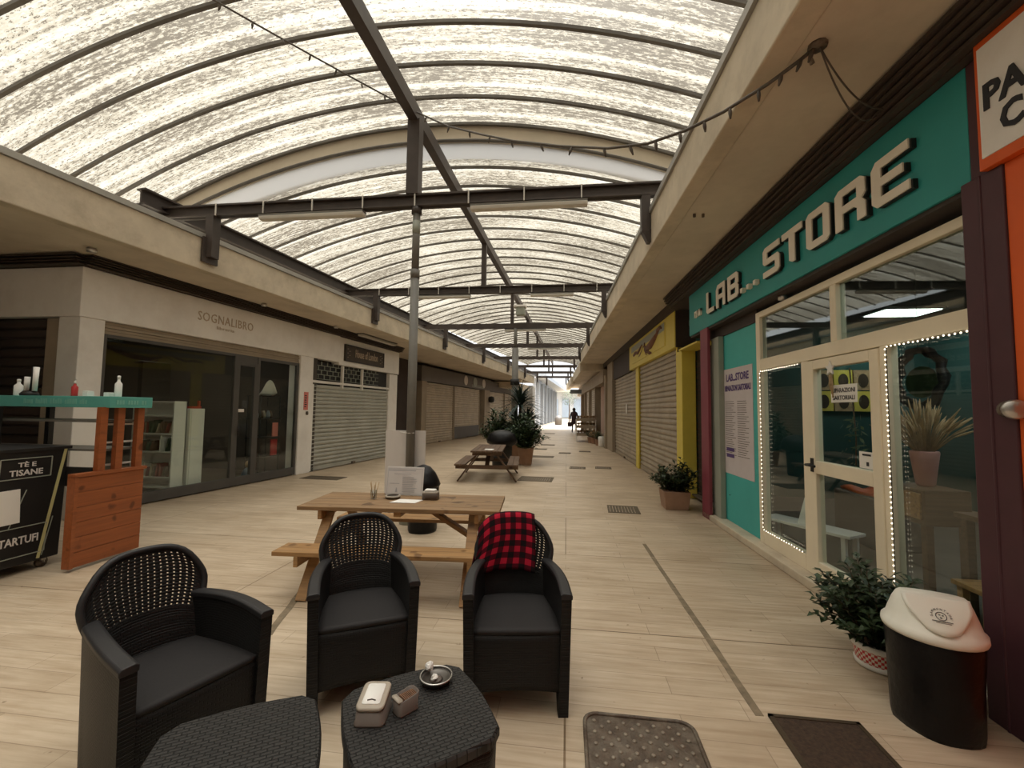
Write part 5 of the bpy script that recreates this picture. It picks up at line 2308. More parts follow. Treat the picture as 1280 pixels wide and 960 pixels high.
crumple('crumpled_tissue', 'crumpled white tissue on the rim of the silver ashtray', 'tissue', (p.x - .035, p.y + .028, ZT + .040), .016, M['paper'])
crumple('crumpled_wrapper', 'small white wrapper lying inside the silver ashtray', 'wrapper', (p.x - .004, p.y - .012, ZT + .024), .012, M['paper'])


# ================================================================== PICNIC TABLES
def make_picnic(label, mtop, mleg, H=.66, B=.385):
    t = thing('picnic_table', label, 'picnic table', (0, 0, 0), 0, 'wooden picnic tables')
    Lh = .87
    m = MB()
    n = 6
    w = .66 / n
    for i in range(n):
        m.box(-Lh, Lh, -.33 + i * w + .003, -.33 + (i + 1) * w - .003, H - .035, H)
    m.build('tabletop', mtop, t, bevel=.004)
    for sy in (-1, 1):
        m = MB()
        for q in range(2):
            y0 = .43 + q * .117
            a, c_ = sorted((sy * y0, sy * (y0 + .112)))
            m.box(-Lh, Lh, a, c_, B - .035, B)
        m.build('bench', mleg if mtop is M['woodw'] else mtop, t, bevel=.004)
    for sx in (-1, 1):
        x = sx * .64
        for sy in (-1, 1):
            m = MB()
            m.bar((x, sy * .62, 0.0), (x, sy * .17, H - .035), .036, .085, up=(1, 0, 0))
            for v_ in m.v:
                v_.z = max(0, min(H - .035, v_.z))
            m.build('leg', mleg, t, bevel=.004)
        m = MB()
        m.bar((x + sx * .036, -.66, B - .075), (x + sx * .036, .66, B - .075), .034, .08)
        m.build('bench_support', mleg, t, bevel=.004)
        m = MB()
        m.bar((x + sx * .036, -.31, H - .075), (x + sx * .036, .31, H - .075), .034, .075)
        m.build('top_cleat', mleg, t, bevel=.004)
        m = MB()
        m.bar((x, 0, B - .06), (sx * .17, 0, H - .05), .09, .036)
        m.build('brace', mleg, t, bevel=.004)
    m = MB()
    m.box(-.03, .03, -.31, .31, H - .075, H - .035)
    m.build('top_cleat', mleg, t)
    return t


p1 = make_picnic('honey coloured wooden picnic table behind the rattan armchairs', M['woodw'], M['wood'])
p1.location = (-1.44, 3.86, 0)
p1.rotation_euler = (0, 0, R_(3.9))
p2 = make_picnic('dark stained picnic table standing farther along, before the black bin', M['woodd'], M['woodd'])
p2.location = (-1.71, 9.62, 0)
p2.rotation_euler = (0, 0, R_(95.3))
dup(p2, (-1.86, 20.5, 0), R_(95), 'farthest dark picnic table, half hidden by the spiky plants')
H1 = .66
m = MB()
q = fl(612, 562, .66)
m.hexa([(q.x - .09, q.y - .12, .6602), (q.x + .09, q.y - .1, .6602), (q.x + .08, q.y + .12, .6602), (q.x - .1, q.y + .1, .6602), (q.x - .09, q.y - .12, .668), (q.x + .09, q.y - .1, .668), (q.x + .08, q.y + .12, .668), (q.x - .1, q.y + .1, .668)])
tag(m.build('napkin', M['paper']), 'white napkin lying on the dark picnic table', 'napkin')

# things on the first picnic table
q = fl(467, 624, H1)
t = thing('tumbler', 'small clear glass holding thin sticks on the picnic table', 'glass', (q.x, q.y, H1))
m = MB()
m.lathe([(.026, 0), (.030, .085), (.027, .085), (.024, .006), (.001, .006)], 16, caps=False)
m.build('glass', M['clear'], t)
for k in range(5):
    a = 2 * PI * k / 5 + .4
    m = MB()
    m.tube([(.008 * math.cos(a), .008 * math.sin(a), .008), (.045 * math.cos(a) * random.uniform(.5, 1.1), .045 * math.sin(a), .13 + random.uniform(0, .04))], .003, 5)
    m.build('stick', M['straw'], t)
q = fl(491, 623, H1)
t = thing('ashtray', 'dark round ashtray on the picnic table in front of the menu sheet', 'ashtray', (q.x, q.y, H1))
m = MB()
m.lathe([(.06, 0), (.07, .012), (.068, .028), (.058, .028), (.052, .010), (.001, .009)], 20, caps=False)
m.build('bowl', M['signbrown'], t)
m = MB()
m.lathe([(.071, .018), (.072, .030), (.056, .030)], 20, caps=False)
m.build('rim', M['beigep'], t)
q = fl(508, 627, H1)
m = MB()
m.hexa([(q.x - .13, q.y - .07, H1 + .0004), (q.x + .10, q.y - .06, H1 + .0004), (q.x + .13, q.y + .08, H1 + .0004), (q.x - .09, q.y + .08, H1 + .0004), (q.x - .13, q.y - .07, H1 + .004), (q.x + .10, q.y - .06, H1 + .004), (q.x + .13, q.y + .08, H1 + .004), (q.x - .09, q.y + .08, H1 + .004)])
tag(m.build('paper_sheet', M['paper']), 'loose white paper lying flat on the picnic table', 'paper')
q = fl(537, 625, H1)
t = thing('napkin_dispenser', 'brown napkin holder with white napkins at the edge of the menu sheet', 'napkin dispenser', (q.x, q.y + .03, H1), R_(4))
m = MB()
loft(m, [sec(.15, .10, .02, 0), sec(.15, .10, .02, .055), sec(.145, .095, .02, .06)])
m.build('body', M['taupep'], t)
m = MB()
loft(m, [sec(.146, .096, .02, .06), sec(.146, .096, .02, .072)])
m.build('bezel', M['beigep'], t)
m = MB()
m.box(-.05, .05, -.035, .03, .07, .095)
m.build('napkins', M['paper'], t, bevel=.008)
# menu sheet on stand
YM = 4.10
a, c_ = aty(482, 618, YM), aty(529, 585, YM)
t = thing('menu_sheet', 'white printed menu sheet in a clear stand on the picnic table', 'menu', ((a.x + c_.x) / 2, YM, H1))
mw, mh = c_.x - a.x, c_.z - H1
m = MB()
m.hexa([(-mw / 2, -.01, .0), (mw / 2, -.01, .0), (mw / 2, .0, .0), (-mw / 2, .0, .0), (-mw / 2, .03, mh), (mw / 2, .03, mh), (mw / 2, .04, mh), (-mw / 2, .04, mh)])
m.build('sheet', M['board'], t)
e = Vector((0, .04, mh)).normalized()
m = MB()
for s_ in ((-mw / 2 + .012, .012, mw - .024, .003), (-mw / 2 + .012, mh - .015, mw - .024, .003)):
    m.prism([(s_[0], s_[1]), (s_[0] + s_[2], s_[1]), (s_[0] + s_[2], s_[1] + s_[3]), (s_[0], s_[1] + s_[3])], (0, -.0105, 0), (1, 0, 0), e, .001)
for xx in (-mw / 2 + .012, mw / 2 - .015):
    m.prism([(xx, .012), (xx + .003, .012), (xx + .003, mh - .015), (xx, mh - .015)], (0, -.0105, 0), (1, 0, 0), e, .001)
m.build('border', M['faint'], t)
m = MB()
lines(m, (-mw / 2 + .03, -.011, mh * .86), (1, 0, 0), e, mw - .06, mh * .06, 1, .7, .001, 0)
lines(m, (-mw / 2 + .09, -.011, mh * .74), (1, 0, 0), e, mw - .18, mh * .05, 1, .5, .001, 0)
lines(m, (.0 - .02, -.011, mh * .1), (1, 0, 0), e, mw / 2 - .02, mh * .58, 9, .3, .001, .3)
m.prism([(-mw * .4, mh * .4), (-mw * .14, mh * .4), (-mw * .14, mh * .42), (-mw * .4, mh * .42)], (0, -.0105, 0), (1, 0, 0), e, .001)
m.prism([(-mw * .24, mh * .1), (-mw * .18, mh * .1), (-mw * .2, mh * .26), (-mw * .22, mh * .26)], (0, -.0105, 0), (1, 0, 0), e, .001)
m.build('print', M['faint'], t)
m = MB()
m.box(-mw / 2 - .01, mw / 2 + .01, -.03, .05, 0, .006)
m.build('stand', M['clear'], t)

# white board tied to the pole
t = thing('white_board', 'tall blank white board standing behind the steel pole', 'board', (PX, PY + .09, .45))
x0, x1 = aty(484, 538, PY + .1).x, aty(533, 539, PY + .1).x
m = MB()
m.box(x0, x1, PY + .062, PY + .085, .30, 1.21)
m.build('panel', M['board'], t, world=True)
m = MB()
m.tube([(x0 + .2, PY + .06, 1.19), (PX - .06, PY - .03, 1.185), (PX, PY - .062, 1.182), (PX + .06, PY - .03, 1.185), (x1 - .2, PY + .06, 1.19)], .004, 5)
m.build('string', M['paper'], t, world=True)
m = MB()
m.box(x0 + .05, x0 + .08, PY + .085, PY + .11, 0, 1.1)
m.box(x1 - .08, x1 - .05, PY + .085, PY + .11, 0, 1.1)
m.build('strut', M['taupe'], t, world=True)


# bins
def bag_profile(m, r0, r1, h, c, n=22, j=.02):
    vs = []
    prof = [(r0, 0), (r0 * 1.03, .03), ((r0 + r1) / 2, h * .5), (r1, h * .9), (r1 * .97, h)]
    for r_, z in prof:
        for k in range(n):
            a = 2 * PI * k / n
            rr = r_ * (1 + j * math.sin(5 * a + z * 9) + random.uniform(-j, j))
            vs.append((c[0] + rr * math.cos(a), c[1] + rr * math.sin(a), c[2] + z))
    fs = []
    for i in range(len(prof) - 1):
        for k in range(n):
            l = (k + 1) % n
            fs.append((i * n + k, i * n + l, (i + 1) * n + l, (i + 1) * n + k))
    fs.append(tuple(range(n))[::-1])
    fs.append(tuple((len(prof) - 1) * n + k for k in range(n)))
    m.add(vs, fs, True)


q = Vector((-1.765, 5.24, 0))
t = thing('rubbish_bag', 'shiny black rubbish bag bin partly hidden behind the menu sheet', 'rubbish bin', q)
m = MB()
bag_profile(m, .17, .20, .56, (0, 0, 0))
m.build('body', M['bag'], t)
m = MB()
m.lathe([(.20, .54), (.215, .57), (.195, .62), (.15, .71), (.085, .785), (.02, .81)], 18)
m.build('lid', M['bag'], t)

bc = Vector((1.80, 2.44, 0))
t = thing('swing_bin', 'black bag lined bin with ivory swing lid by the purple pillar', 'rubbish bin', bc)
m = MB()
bag_profile(m, .165, .185, .46, (0, 0, 0), 26, .014)
m.build('liner', M['bag'], t)
m = MB()
m.lathe([(.15, 0), (.155, .03), (.15, .04)], 20)
m.build('base', M['lid'], t)
m = MB()
RZ = R_(-22)
lv = []
for z, rx, ry in ((.44, .192, .192), (.452, .196, .196), (.472, .194, .194), (.482, .180, .178), (.53, .166, .140), (.58, .150, .095), (.612, .134, .056), (.622, .122, .036)):
    ring = []
    for k in range(32):
        a = 2 * PI * k / 32
        x, y = rx * math.cos(a), ry * math.sin(a)
        ring.append((x * math.cos(RZ) - y * math.sin(RZ), x * math.sin(RZ) + y * math.cos(RZ), z))
    lv.append(ring)
loft(m, lv)
lid = m.build('lid', M['lid'], t)
# swing flap on the sloping front


def rotz(v, a):
    return Vector((v.x * math.cos(a) - v.y * math.sin(a), v.x * math.sin(a) + v.y * math.cos(a), v.z))


def flap(u, v):
    s_ = u * 2 - 1
    hwf = .045 + .080 * math.sin(min(1, v * 1.15 + .10) * PI / 2)
    y = -.176 + .136 * v
    z = .487 + .134 * v + .010 * math.sin(v * PI)
    yb = y + .030 * s_ * s_ * (1 - v)
    return rotz(Vector((s_ * hwf, yb - .006, z + .002 + .012 * s_ * s_ * (1 - v))), RZ)


m = MB()
m.grid(flap, 14, 8)
fl_ = m.build('swing_flap', M['lid'], t, solid=.006, offset=1)
# emblem on the flap
o0 = flap(.5, .42)
ux = (flap(.6, .42) - flap(.4, .42)).normalized()
uy = (flap(.5, .6) - flap(.5, .3)).normalized()
nn = ux.cross(uy).normalized()
name = 'SAMMONTANA'
for i, chx in enumerate(name):
    a = PI * (1.02 - 1.04 * i / (len(name) - 1))
    c0 = o0 + nn * .008 + (ux * math.cos(a) + uy * math.sin(a)) * .030
    tx = (ux * math.sin(a) - uy * math.cos(a))
    ty = (ux * math.cos(a) + uy * math.sin(a))
    text('emblem_letter', chx, MAT[t.name] @ (c0 - tx * .0035), tx, ty, .0075, .0085, .001, M['ink'], t)
m = MB()
m.tube([o0 + nn * .0085 + (ux * math.cos(a) + uy * math.sin(a)) * .019 for a in [2 * PI * i / 22 for i in range(22)]], .0013, 5, True)
for a, r_ in ((.6, .006), (2.2, .006), (4.5, .008)):
    m.tube([o0 + nn * .0085 + (ux * math.cos(a) + uy * math.sin(a)) * .008 + (ux * math.cos(b_) + uy * math.sin(b_)) * r_ * .4 for b_ in [2 * PI * i / 10 for i in range(10)]], .001, 4, True)
m.prism([(-.036, -.026), (.036, -.026), (.036, -.023), (-.036, -.023)], o0 + nn * .008, ux, uy, .001)
m.prism([(-.024, -.033), (.03, -.033), (.03, -.0315), (-.024, -.0315)], o0 + nn * .008, ux, uy, .001)
m.build('emblem', M['ink'], t)

# second bin far, with dome
t = thing('dome_bin', 'black bin with a rounded bag top beside the farther pole', 'rubbish bin', (-1.66, 11.15, 0))
m = MB()
m.lathe([(.22, 0), (.25, .03), (.27, .62), (.26, .64)], 18)
m.build('body', M['black'], t)
m = MB()
m.lathe([(.28, .58), (.40, .66), (.40, .74), (.34, .88), (.22, .96), (.06, .99)], 18, sx=1, sy=.9)
m.build('bag_top', M['bag'], t)


# ================================================================== PLANTS
def leaf(m, p, d, L_, w, droop=.25):
    d = d.normalized()
    s_ = d.cross(UZ)
    if s_.length < 1e-3:
        s_ = Vector((1, 0, 0))
    s_.normalize()
    up = s_.cross(d)
    mid = p + d * L_ * .5 + up * L_ * .08
    tip = p + d * L_ - UZ * L_ * droop
    m.add([p, mid + s_ * w / 2, tip, mid - s_ * w / 2, mid - up * w * .15], [(0, 4, 1), (1, 4, 2), (2, 4, 3), (3, 4, 0)], False)


def shrub(name, label, cat, loc, stems, n_leaf, spread, zlo, zhi, leafL, leafw, lm, potfn):
    t = thing(name, label, cat, loc)
    potfn(t)
    m = MB()
    ms = MB()
    for k in range(stems):
        a = random.uniform(0, 2 * PI)
        r_ = spread * math.sqrt(random.uniform(.05, 1))
        tip = Vector((r_ * math.cos(a), r_ * math.sin(a), zlo + (zhi - zlo) * (1 - .55 * (r_ / spread) ** 2) * random.uniform(.5, 1)))
        b0 = Vector((tip.x * .12, tip.y * .12, zlo * .6))
        mid = b0.lerp(tip, .55) + UZ * .05
        pts = [b0, b0.lerp(mid, .6), mid, tip]
        ms.tube(pts, [.006, .005, .004, .002], 5)
        for q in range(n_leaf):
            u = .25 + .75 * q / (n_leaf - 1)
            base = mid.lerp(tip, (u - .5) * 2) if u > .5 else b0.lerp(mid, u * 2)
            aa = q * 2.4 + k
            d = (tip - b0).normalized() * .5 + Vector((math.cos(aa), math.sin(aa), random.uniform(-.2, .5)))
            leaf(m, base, d, leafL * random.uniform(.7, 1.2), leafw * random.uniform(.8, 1.2), random.uniform(0, .35))
    ms.build('stems', M['stem'], t)
    m.build('foliage', lm, t)
    return t


def potA(t):
    m = MB()
    n = 40
    rings = [(.11, .0), (.118, .01), (.128, .085), ]
    vs, fs, uv = [], [], []
    for r_, z in rings:
        for k in range(n + 1):
            a = 2 * PI * k / n
            vs.append((r_ * math.cos(a), r_ * math.sin(a), z + .03))
            uv.append((k / n * 52 + .25, z * 62 + .25))
    for i in range(2):
        for k in range(n):
            fs.append((i * (n + 1) + k, i * (n + 1) + k + 1, (i + 1) * (n + 1) + k + 1, (i + 1) * (n + 1) + k))
    m.add(vs, fs, True, uv)
    m.build('pot', M['gin'], t)
    m = MB()
    m.lathe([(.128, .112), (.137, .115), (.137, .145), (.125, .145), (.12, .12), (.001, .12)], 32, caps=False)
    m.build('pot_rim', M['whitepaint'], t)
    m = MB()
    m.lathe([(.10, 0), (.12, .008), (.125, .032), (.11, .034)], 28)
    m.build('saucer', M['whitepaint'], t)


shrub('potted_shrub', 'leafy green shrub in a red gingham pot beside the ivory-lidded bin', 'potted plant', (1.87, 2.93, 0), 80, 20, .37, .12, .64, .085, .040, M['leaf'], potA)


def potB(t):
    m = MB()
    m.hexa([(-.17, -.17, 0), (.17, -.17, 0), (.17, .17, 0), (-.17, .17, 0), (-.2, -.2, .28), (.2, -.2, .28), (.2, .2, .28), (-.2, .2, .28)])
    m.build('planter', M['terra'], t, bevel=.01)


shrub('potted_shrub', 'round dark shrub in a square planter in front of the yellow pillar', 'potted plant', (1.70, 7.15, 0), 70, 18, .36, .22, .80, .10, .045, M['leaf'], potB)


def potC(r_, h, mat):
    def f(t):
        m = MB()
        m.lathe([(r_ * .75, 0), (r_ * .78, .02), (r_, h * .9), (r_ * 1.06, h * .9), (r_ * 1.06, h), (r_ * .9, h), (r_ * .85, h * .85), (.001, h * .85)], 20, caps=False)
        m.build('pot', mat, t)
    return f


shrub('potted_shrub', 'bushy mid green plant in a terracotta pot right of the farther pole', 'potted plant', (-1.12, 12.0, 0), 80, 18, .52, .45, 1.5, .18, .075, M['leaf2'], potC(.22, .48, M['terra']))
shrub('potted_shrub', 'dense green plant left of the farther pole behind the black bin', 'potted plant', (-2.05, 13.2, 0), 90, 18, .60, .35, 1.65, .2, .08, M['leaf2'], potC(.24, .45, M['terra']))
t = thing('spiky_plant', 'tall spiky yucca-like plant rising beside the farther pole', 'potted plant', (-1.42, 13.0, 0))
potC(.26, .5, M['terra'])(t)
m = MB()
m.tube([(0, 0, .42), (.02, 0, 1.2), (.03, 0, 1.75)], [.06, .05, .04], 8)
m.tube([(.05, .05, .42), (.2, .05, .9), (.26, .06, 1.15)], [.05, .04, .035], 8)
m.build('trunk', M['stem'], t)
m = MB()
for cpt, n, L0 in ((Vector((.03, 0, 1.62)), 110, .85), (Vector((.26, .06, 1.12)), 80, .7), (Vector((-.1, 0, 1.0)), 70, .7)):
    for k in range(n):
        a = k * 2.4
        el = random.uniform(-.35, 1.45)
        d = Vector((math.cos(a) * math.cos(el), math.sin(a) * math.cos(el), math.sin(el)))
        leaf(m, cpt + UZ * random.uniform(-.08, .12), d, L0 * random.uniform(.75, 1.05), .07, .12)
m.build('spikes', M['yucca'], t)

# plant racks in front of the open shop
rk = thing('plant_rack', 'pale three-tier display rack loaded with plants before the far open shop', 'display rack', (.98, 21.7, 0))
RX0, RX1, RY0, RY1 = .50, 1.42, 21.4, 22.6
for xx in (RX0, RX1):
    for yy in (RY0, RY1):
        m = MB()
        m.box(xx - .02, xx + .02, yy - .02, yy + .02, 0, 1.1)
        m.build('post', M['whitepaint'], rk, world=True)
for z in (.30, .68, 1.02):
    m = MB()
    m.box(RX0, RX1, RY0, RY1, z, z + .05)
    m.build('shelf', M['straw'], rk, world=True)
    m = MB()
    m.box(RX0, RX1, RY0 - .02, RY0, z, z + .14)
    m.build('tray_front', M['taupe'], rk, world=True)
first = None
for z, sh in ((.35, 'lowest'), (.73, 'middle'), (1.07, 'top')):
    for k in range(6):
        loc = (RX0 + .1 + k * .15, RY0 + .15 + .3 * (k % 2), z)
        if first is None:
            first = thing('seedling_pot', 'x', 'potted plant', loc, 0, 'seedlings on the plant rack')
            m = MB()
            m.lathe([(.045, 0), (.06, .10), (.05, .10), (.04, .08)], 10)
            m.build('pot', M['terra'], first)
            m = MB()
            for q in range(22):
                a = q * 2.4
                leaf(m, Vector((0, 0, .1)), Vector((math.cos(a), math.sin(a), random.uniform(.3, 2))), .2, .08)
            m.build('foliage', M['straw'], first)
            o = first
        else:
            o = dup(first, loc)
        o['label'] = 'small potted seedling on the %s shelf of the plant rack' % sh
for k, (x, y) in enumerate(((1.28, 20.4), (1.42, 19.5), (1.15, 20.9))):
    shrub('potted_shrub', 'floor plant in front of the open shop, %s the plant rack' % ('just before', 'nearest the taupe pillar beside', 'touching')[k], 'potted plant', (x, y, 0), 14, 10, .28, .25, .75, .14, .05, M['leaf2'] if k else M['straw'], potC(.15, .28, M['terra']))
m = MB()
m.lathe([(.12, 0), (.14, .02), (.15, .42), (.13, .44)], 14, (1.50, 18.75, 0))
tag(m.build('white_bucket', M['whitepaint']), 'white bucket standing by the taupe pillar on the right', 'bucket')

# ================================================================== FLOOR THINGS
t = thing('manhole_cover', 'worn studded cast iron manhole cover in the floor before the armchairs', 'manhole cover', (.35, 2.0, 0))
m = MB()
X0, X1, Y0, Y1 = .10, .60, 1.74, 2.255
poly = [(X0 + (X1 - X0) / 2 + a, (Y0 + Y1) / 2 + b_) for a, b_ in rrect(X1 - X0, Y1 - Y0, .06)]
m.prism(poly, (0, 0, .001), (1, 0, 0), (0, 1, 0), .005)
m.build('plate', M['iron'], t, world=True)
m = MB()
for i in range(13):
    for j in range(13):
        if (i + j) % 2 == 0:
            m.lathe([(.011, .005), (.009, .010), (.003, .012)], 7, (X0 + .04 + i * .035, Y0 + .04 + j * .036, 0))
m.build('stud_pattern', M['stud'], t, world=True, kind='stuff')
m = MB()
pr = [(X0 + (X1 - X0) / 2 + a, (Y0 + Y1) / 2 + b_, .008) for a, b_ in rrect(X1 - X0 + .01, Y1 - Y0 + .01, .065)]
m.tube(pr, .010, 6, True)
m.build('frame', M['iron'], t, world=True)
t = thing('doormat', 'dark brown mat set in the floor beside the manhole cover', 'doormat', (1.2, 2.1, 0))
m = MB()
m.box(1.015, 1.40, 1.80, 2.36, .001, .012)
m.build('pile', M['mat'], t, world=True)
m = MB()
for a in ((1.0, 1.02, 1.785, 2.375), (1.395, 1.415, 1.785, 2.375), (1.0, 1.415, 2.355, 2.375), (1.0, 1.415, 1.785, 1.80)):
    m.box(*a, .001, .016)
m.build('border', M['signbrown'], t, world=True)


def grate(label, cx_, cy_, w, d, rz=0.0):
    t = thing('floor_grate', label, 'floor grate', (cx_, cy_, 0), rz, 'floor grates along the arcade')
    m = MB()
    for a in ((-w / 2, w / 2, -d / 2, -d / 2 + .03), (-w / 2, w / 2, d / 2 - .03, d / 2), (-w / 2, -w / 2 + .03, -d / 2, d / 2), (w / 2 - .03, w / 2, -d / 2, d / 2)):
        m.box(*a, .0005, .008)
    m.build('frame', M['grate'], t)
    m = MB()
    n = max(4, int(w / .05))
    for i in range(n):
        x = -w / 2 + .03 + (w - .06) * (i + .2) / n
        m.box(x, x + (w - .06) / n * .8, -d / 2 + .03, d / 2 - .03, .0004, .005)
    m.build('bars', M['grate'], t)


gl = [(779, 637, .47, .50, 'nearest floor grate, between the picnic tables and the shrub'),
      (670, 599, .74, .62, 'large floor grate at the foot of the dark picnic table'),
      (722, 585, .42, .40, 'left of two small floor grates before the narrow taupe shutter'),
      (754, 585, .42, .40, 'right of two small floor grates before the narrow taupe shutter'),
      (678, 571, .74, .5, 'wide floor grate beyond the dark picnic table'),
      (706, 566.5, .42, .40, 'small floor grate before the taupe pillar, toward the middle'),
      (731, 564.5, .42, .40, 'small floor grate close to the taupe pillar'),
      (676, 561.5, .48, .45, 'floor grate level with the spiky plants'),
      (685, 556.2, .60, .5, 'floor grate by the farthest picnic table'),
      (680, 547, .7, .6, 'floor grate level with the plant rack'),
      (687, 542, .7, .7, 'farthest floor grate before the bright end'),
      (393, 597, .44, .40, 'floor grate at the foot of the white pillar by the grey shutter'),
      (416, 598, .44, .40, 'floor grate in front of the grey shutter')]
for px, py, w, d, lb in gl:
    q = fl(px, py)
    grate(lb, q.x, q.y, w, d, -R_(3))

# ================================================================== FAR END
m = MB()
m.hexa([(-3.2, 41, 0), (-2.9, 41, 0), (-1.5, 68, 0), (-2.2, 68, 0), (-3.2, 41, 4.6), (-2.9, 41, 4.6), (-1.5, 68, 4.6), (-2.2, 68, 4.6)])
fb = thing('far_building', 'pale building with tall bays in the bright open end of the arcade', 'building', (-3, 41, 0))
m.build('wall', M['bright'], fb, world=True)
for k in range(7):
    Y = 41.3 + k * 3.8
    x = -2.9 + (Y - 41) / 27 * 1.4
    m = MB()
    m.box(x - .1, x + .28, Y, Y + .5, 0, 4.3)
    m.build('pier', M['bright'], fb, world=True)
    m = MB()
    m.box(x - .1, x + .12, Y + .6, Y + 3.6, 2.2, 3.4)
    m.build('window', M['bluegrey'], fb, world=True)
    m = MB()
    m.box(x - .1, x + .10, Y + .6, Y + 3.6, .0, 2.1)
    m.build('panel', M['bluegrey' if k % 2 else 'bright'], fb, world=True)
m = MB()
m.hexa([(-3.3, 40.6, 4.6), (-1.9, 40.6, 4.6), (0, 68.5, 4.6), (-2.2, 68.5, 4.6), (-3.3, 40.6, 5.0), (-1.9, 40.6, 5.0), (0, 68.5, 5.0), (-2.2, 68.5, 5.0)])
m.build('roof', M['bright'], fb, world=True)
fb2 = thing('far_building', 'distant pale facade closing the bright end of the arcade', 'building', (3, 84, 0))
m = MB()
m.box(-8, 16, 84, 86, 0, 5.2)
m.build('wall', M['bright'], fb2, world=True)
for k in range(6):
    m = MB()
    m.box(-3 + k * 2.2, -1.6 + k * 2.2, 83.8, 84, .3, 3.8)
    m.build('window', M['bluegrey'], fb2, world=True)
m = MB()
m.box(-8.3, 16.3, 83.2, 86, 5.2, 5.6)
m.build('roof', M['greyp'], fb2, world=True)
# right side: glazed bay
gb = thing('glazed_bay', 'bluish glazed bay past the last right-hand shop', 'building', (2.0, 42, 0))
m = MB()
m.hexa([(1.6, 38, 0), (4, 38, 0), (4.6, 60, 0), (2.2, 60, 0), (1.6, 38, 3.6), (4, 38, 3.6), (4.6, 60, 3.6), (2.2, 60, 3.6)])
m.build('wall', M['bluegrey'], gb, world=True)
for k in range(8):
    Y = 38.3 + k * 2.6
    x = 1.6 + (Y - 38) / 22 * .6
    m = MB()
    m.box(x - .12, x + .05, Y, Y + .3, 0, 3.6)
    m.build('mullion', M['bright'], gb, world=True)
t = thing('young_tree', 'slender leafy tree in the bright open end of the arcade', 'tree', (.3, 52, 0))
m = MB()
m.tube([(0, 0, 0), (.05, 0, 1.4), (0, 0, 3)], [.08, .06, .03], 8)
m.build('trunk', M['stem'], t)
m = MB()
for k in range(500):
    a, b_ = random.uniform(0, 2 * PI), random.uniform(-1, 1)
    r_ = 1.0 * random.uniform(.4, 1)
    p = Vector((r_ * math.cos(a) * math.sqrt(1 - b_ * b_), r_ * math.sin(a) * math.sqrt(1 - b_ * b_), 3.0 + r_ * b_))
    leaf(m, p, Vector((math.cos(a), math.sin(a), random.uniform(-.5, .5))), .16, .09)
m.build('crown', M['leaf2'], t)
m = MB()
m.lathe([(.30, 0), (.38, .05), (.42, .7), (.36, .8), (.2, 1.0)], 14, (-.85, 47, 0))
tag(m.build('planter_tub', M['greysign']), 'dark tub standing in the bright open end of the arcade', 'planter')

# walking person, dark coat, carrying a bag
pp = fl(717.5, 541)
t = thing('person', 'distant person in a dark maroon coat walking with a bag at their side', 'person', (pp.x, 30.5, 0), R_(10))
s_ = 1.0


def skinned(name, verts, edges, radii, mat, parent, root=0):
    me = bpy.data.meshes.new(name)
    me.from_pydata(verts, edges, [])
    o = bpy.data.objects.new(name, me)
    COL.objects.link(o)
    o.modifiers.new('skin', 'SKIN')
    for i, r_ in enumerate(radii):
        sv = me.skin_vertices[0].data[i]
        sv.radius = (r_, r_)
        sv.use_root = (i == root)
    md = o.modifiers.new('sub', 'SUBSURF')
    md.levels = 1
    md.render_levels = 2
    me.materials.append(mat)
    o.parent = parent
    return o


V = [(0, 0, .92), (0, 0, 1.12), (0, .01, 1.36), (0, .0, 1.50), (0, -.02, 1.60), (0, -.02, 1.68),
     (-.10, 0, .86), (-.11, -.06, .48), (-.11, .10, .08), (-.11, -.02, .045),
     (.10, 0, .86), (.11, -.12, .48), (.11, -.16, .08), (.11, -.28, .045),
     (-.19, 0, 1.38), (-.25, .04, 1.12), (-.25, -.02, .88), (-.25, -.04, .78),
     (.19, 0, 1.38), (.26, .0, 1.12), (.25, -.06, .86), (.25, -.08, .76)]
Ed = [(0, 1), (1, 2), (2, 3), (3, 4), (4, 5), (0, 6), (6, 7), (7, 8), (8, 9), (0, 10), (10, 11), (11, 12), (12, 13), (2, 14), (14, 15), (15, 16), (16, 17), (2, 18), (18, 19), (19, 20), (20, 21)]
Rd = [.13, .125, .14, .055, .085, .07, .085, .06, .042, .035, .085, .06, .042, .035, .065, .048, .038, .035, .065, .048, .038, .035]
skinned('body', V, Ed, Rd, M['trous'], t)
m = MB()
m.lathe([(.22, .58), (.20, .8), (.175, 1.05), (.205, 1.33), (.15, 1.44), (.07, 1.49)], 16, sx=1, sy=.72)
m.build('coat', M['coat'], t)
m = MB()
m.lathe([(.07, 1.50), (.105, 1.56), (.112, 1.64), (.085, 1.71), (.03, 1.74)], 14, (0, .015, 0), 1, 1.05)
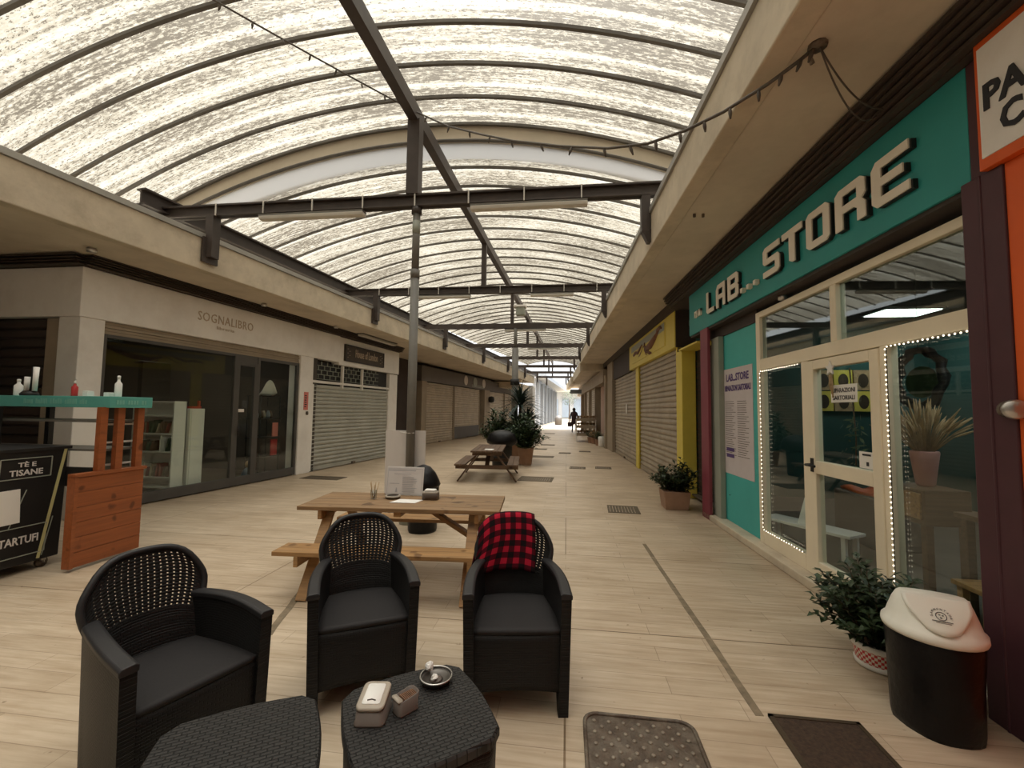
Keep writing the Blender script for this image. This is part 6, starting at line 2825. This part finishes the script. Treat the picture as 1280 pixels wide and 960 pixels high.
m.build('hair', M['hair'], t)
m = MB()
m.lathe([(.10, .42), (.15, .47), (.15, .68), (.11, .74)], 12, (-.30, -.02, 0), 1, .5)
m.tube([(-.36, -.02, .72), (-.29, -.03, .84), (-.22, -.02, .72)], .012, 6)
bg = m.build('handbag', M['coat'])
bg.location = (pp.x, 30.5, 0)
tag(bg, 'dark bag carried by the distant walking person', 'bag')

# ================================================================== LIGHT
w = bpy.data.worlds.new('overcast_sky')
S.world = w
w.use_nodes = True
nt = w.node_tree
nt.nodes.clear()
L = nt.links.new
out = nt.nodes.new('ShaderNodeOutputWorld')
bg_ = nt.nodes.new('ShaderNodeBackground')
tc = nt.nodes.new('ShaderNodeTexCoord')
sp = nt.nodes.new('ShaderNodeSeparateXYZ')
mr = nt.nodes.new('ShaderNodeMapRange')
mr.inputs['From Min'].default_value = 0
mr.inputs['From Max'].default_value = 1
mr.inputs['To Min'].default_value = .6
mr.inputs['To Max'].default_value = 24.0
pw_ = nt.nodes.new('ShaderNodeMath')
pw_.operation = 'POWER'
pw_.inputs[1].default_value = 8.0
ab_ = nt.nodes.new('ShaderNodeMath')
ab_.operation = 'MAXIMUM'
ab_.inputs[1].default_value = 0.0
L(tc.outputs['Generated'], sp.inputs[0])
L(sp.outputs[2], ab_.inputs[0])
L(ab_.outputs[0], pw_.inputs[0])
L(pw_.outputs[0], mr.inputs[0])
L(mr.outputs[0], bg_.inputs[1])
bg_.inputs[0].default_value = (.965, .985, 1.0, 1)
L(bg_.outputs[0], out.inputs[0])

S.view_settings.view_transform = 'Standard'
S.view_settings.look = 'None'
S.view_settings.gamma = 1
S.view_settings.use_curve_mapping = False
S.view_settings.exposure = 1.15
S.cycles.use_denoising = True
S.cycles.max_bounces = 10
S.cycles.diffuse_bounces = 5
S.cycles.glossy_bounces = 4
S.cycles.transmission_bounces = 6
S.cycles.transparent_max_bounces = 12
S.cycles.sample_clamp_indirect = 8
S.cycles.caustics_reflective = False
S.cycles.caustics_refractive = False
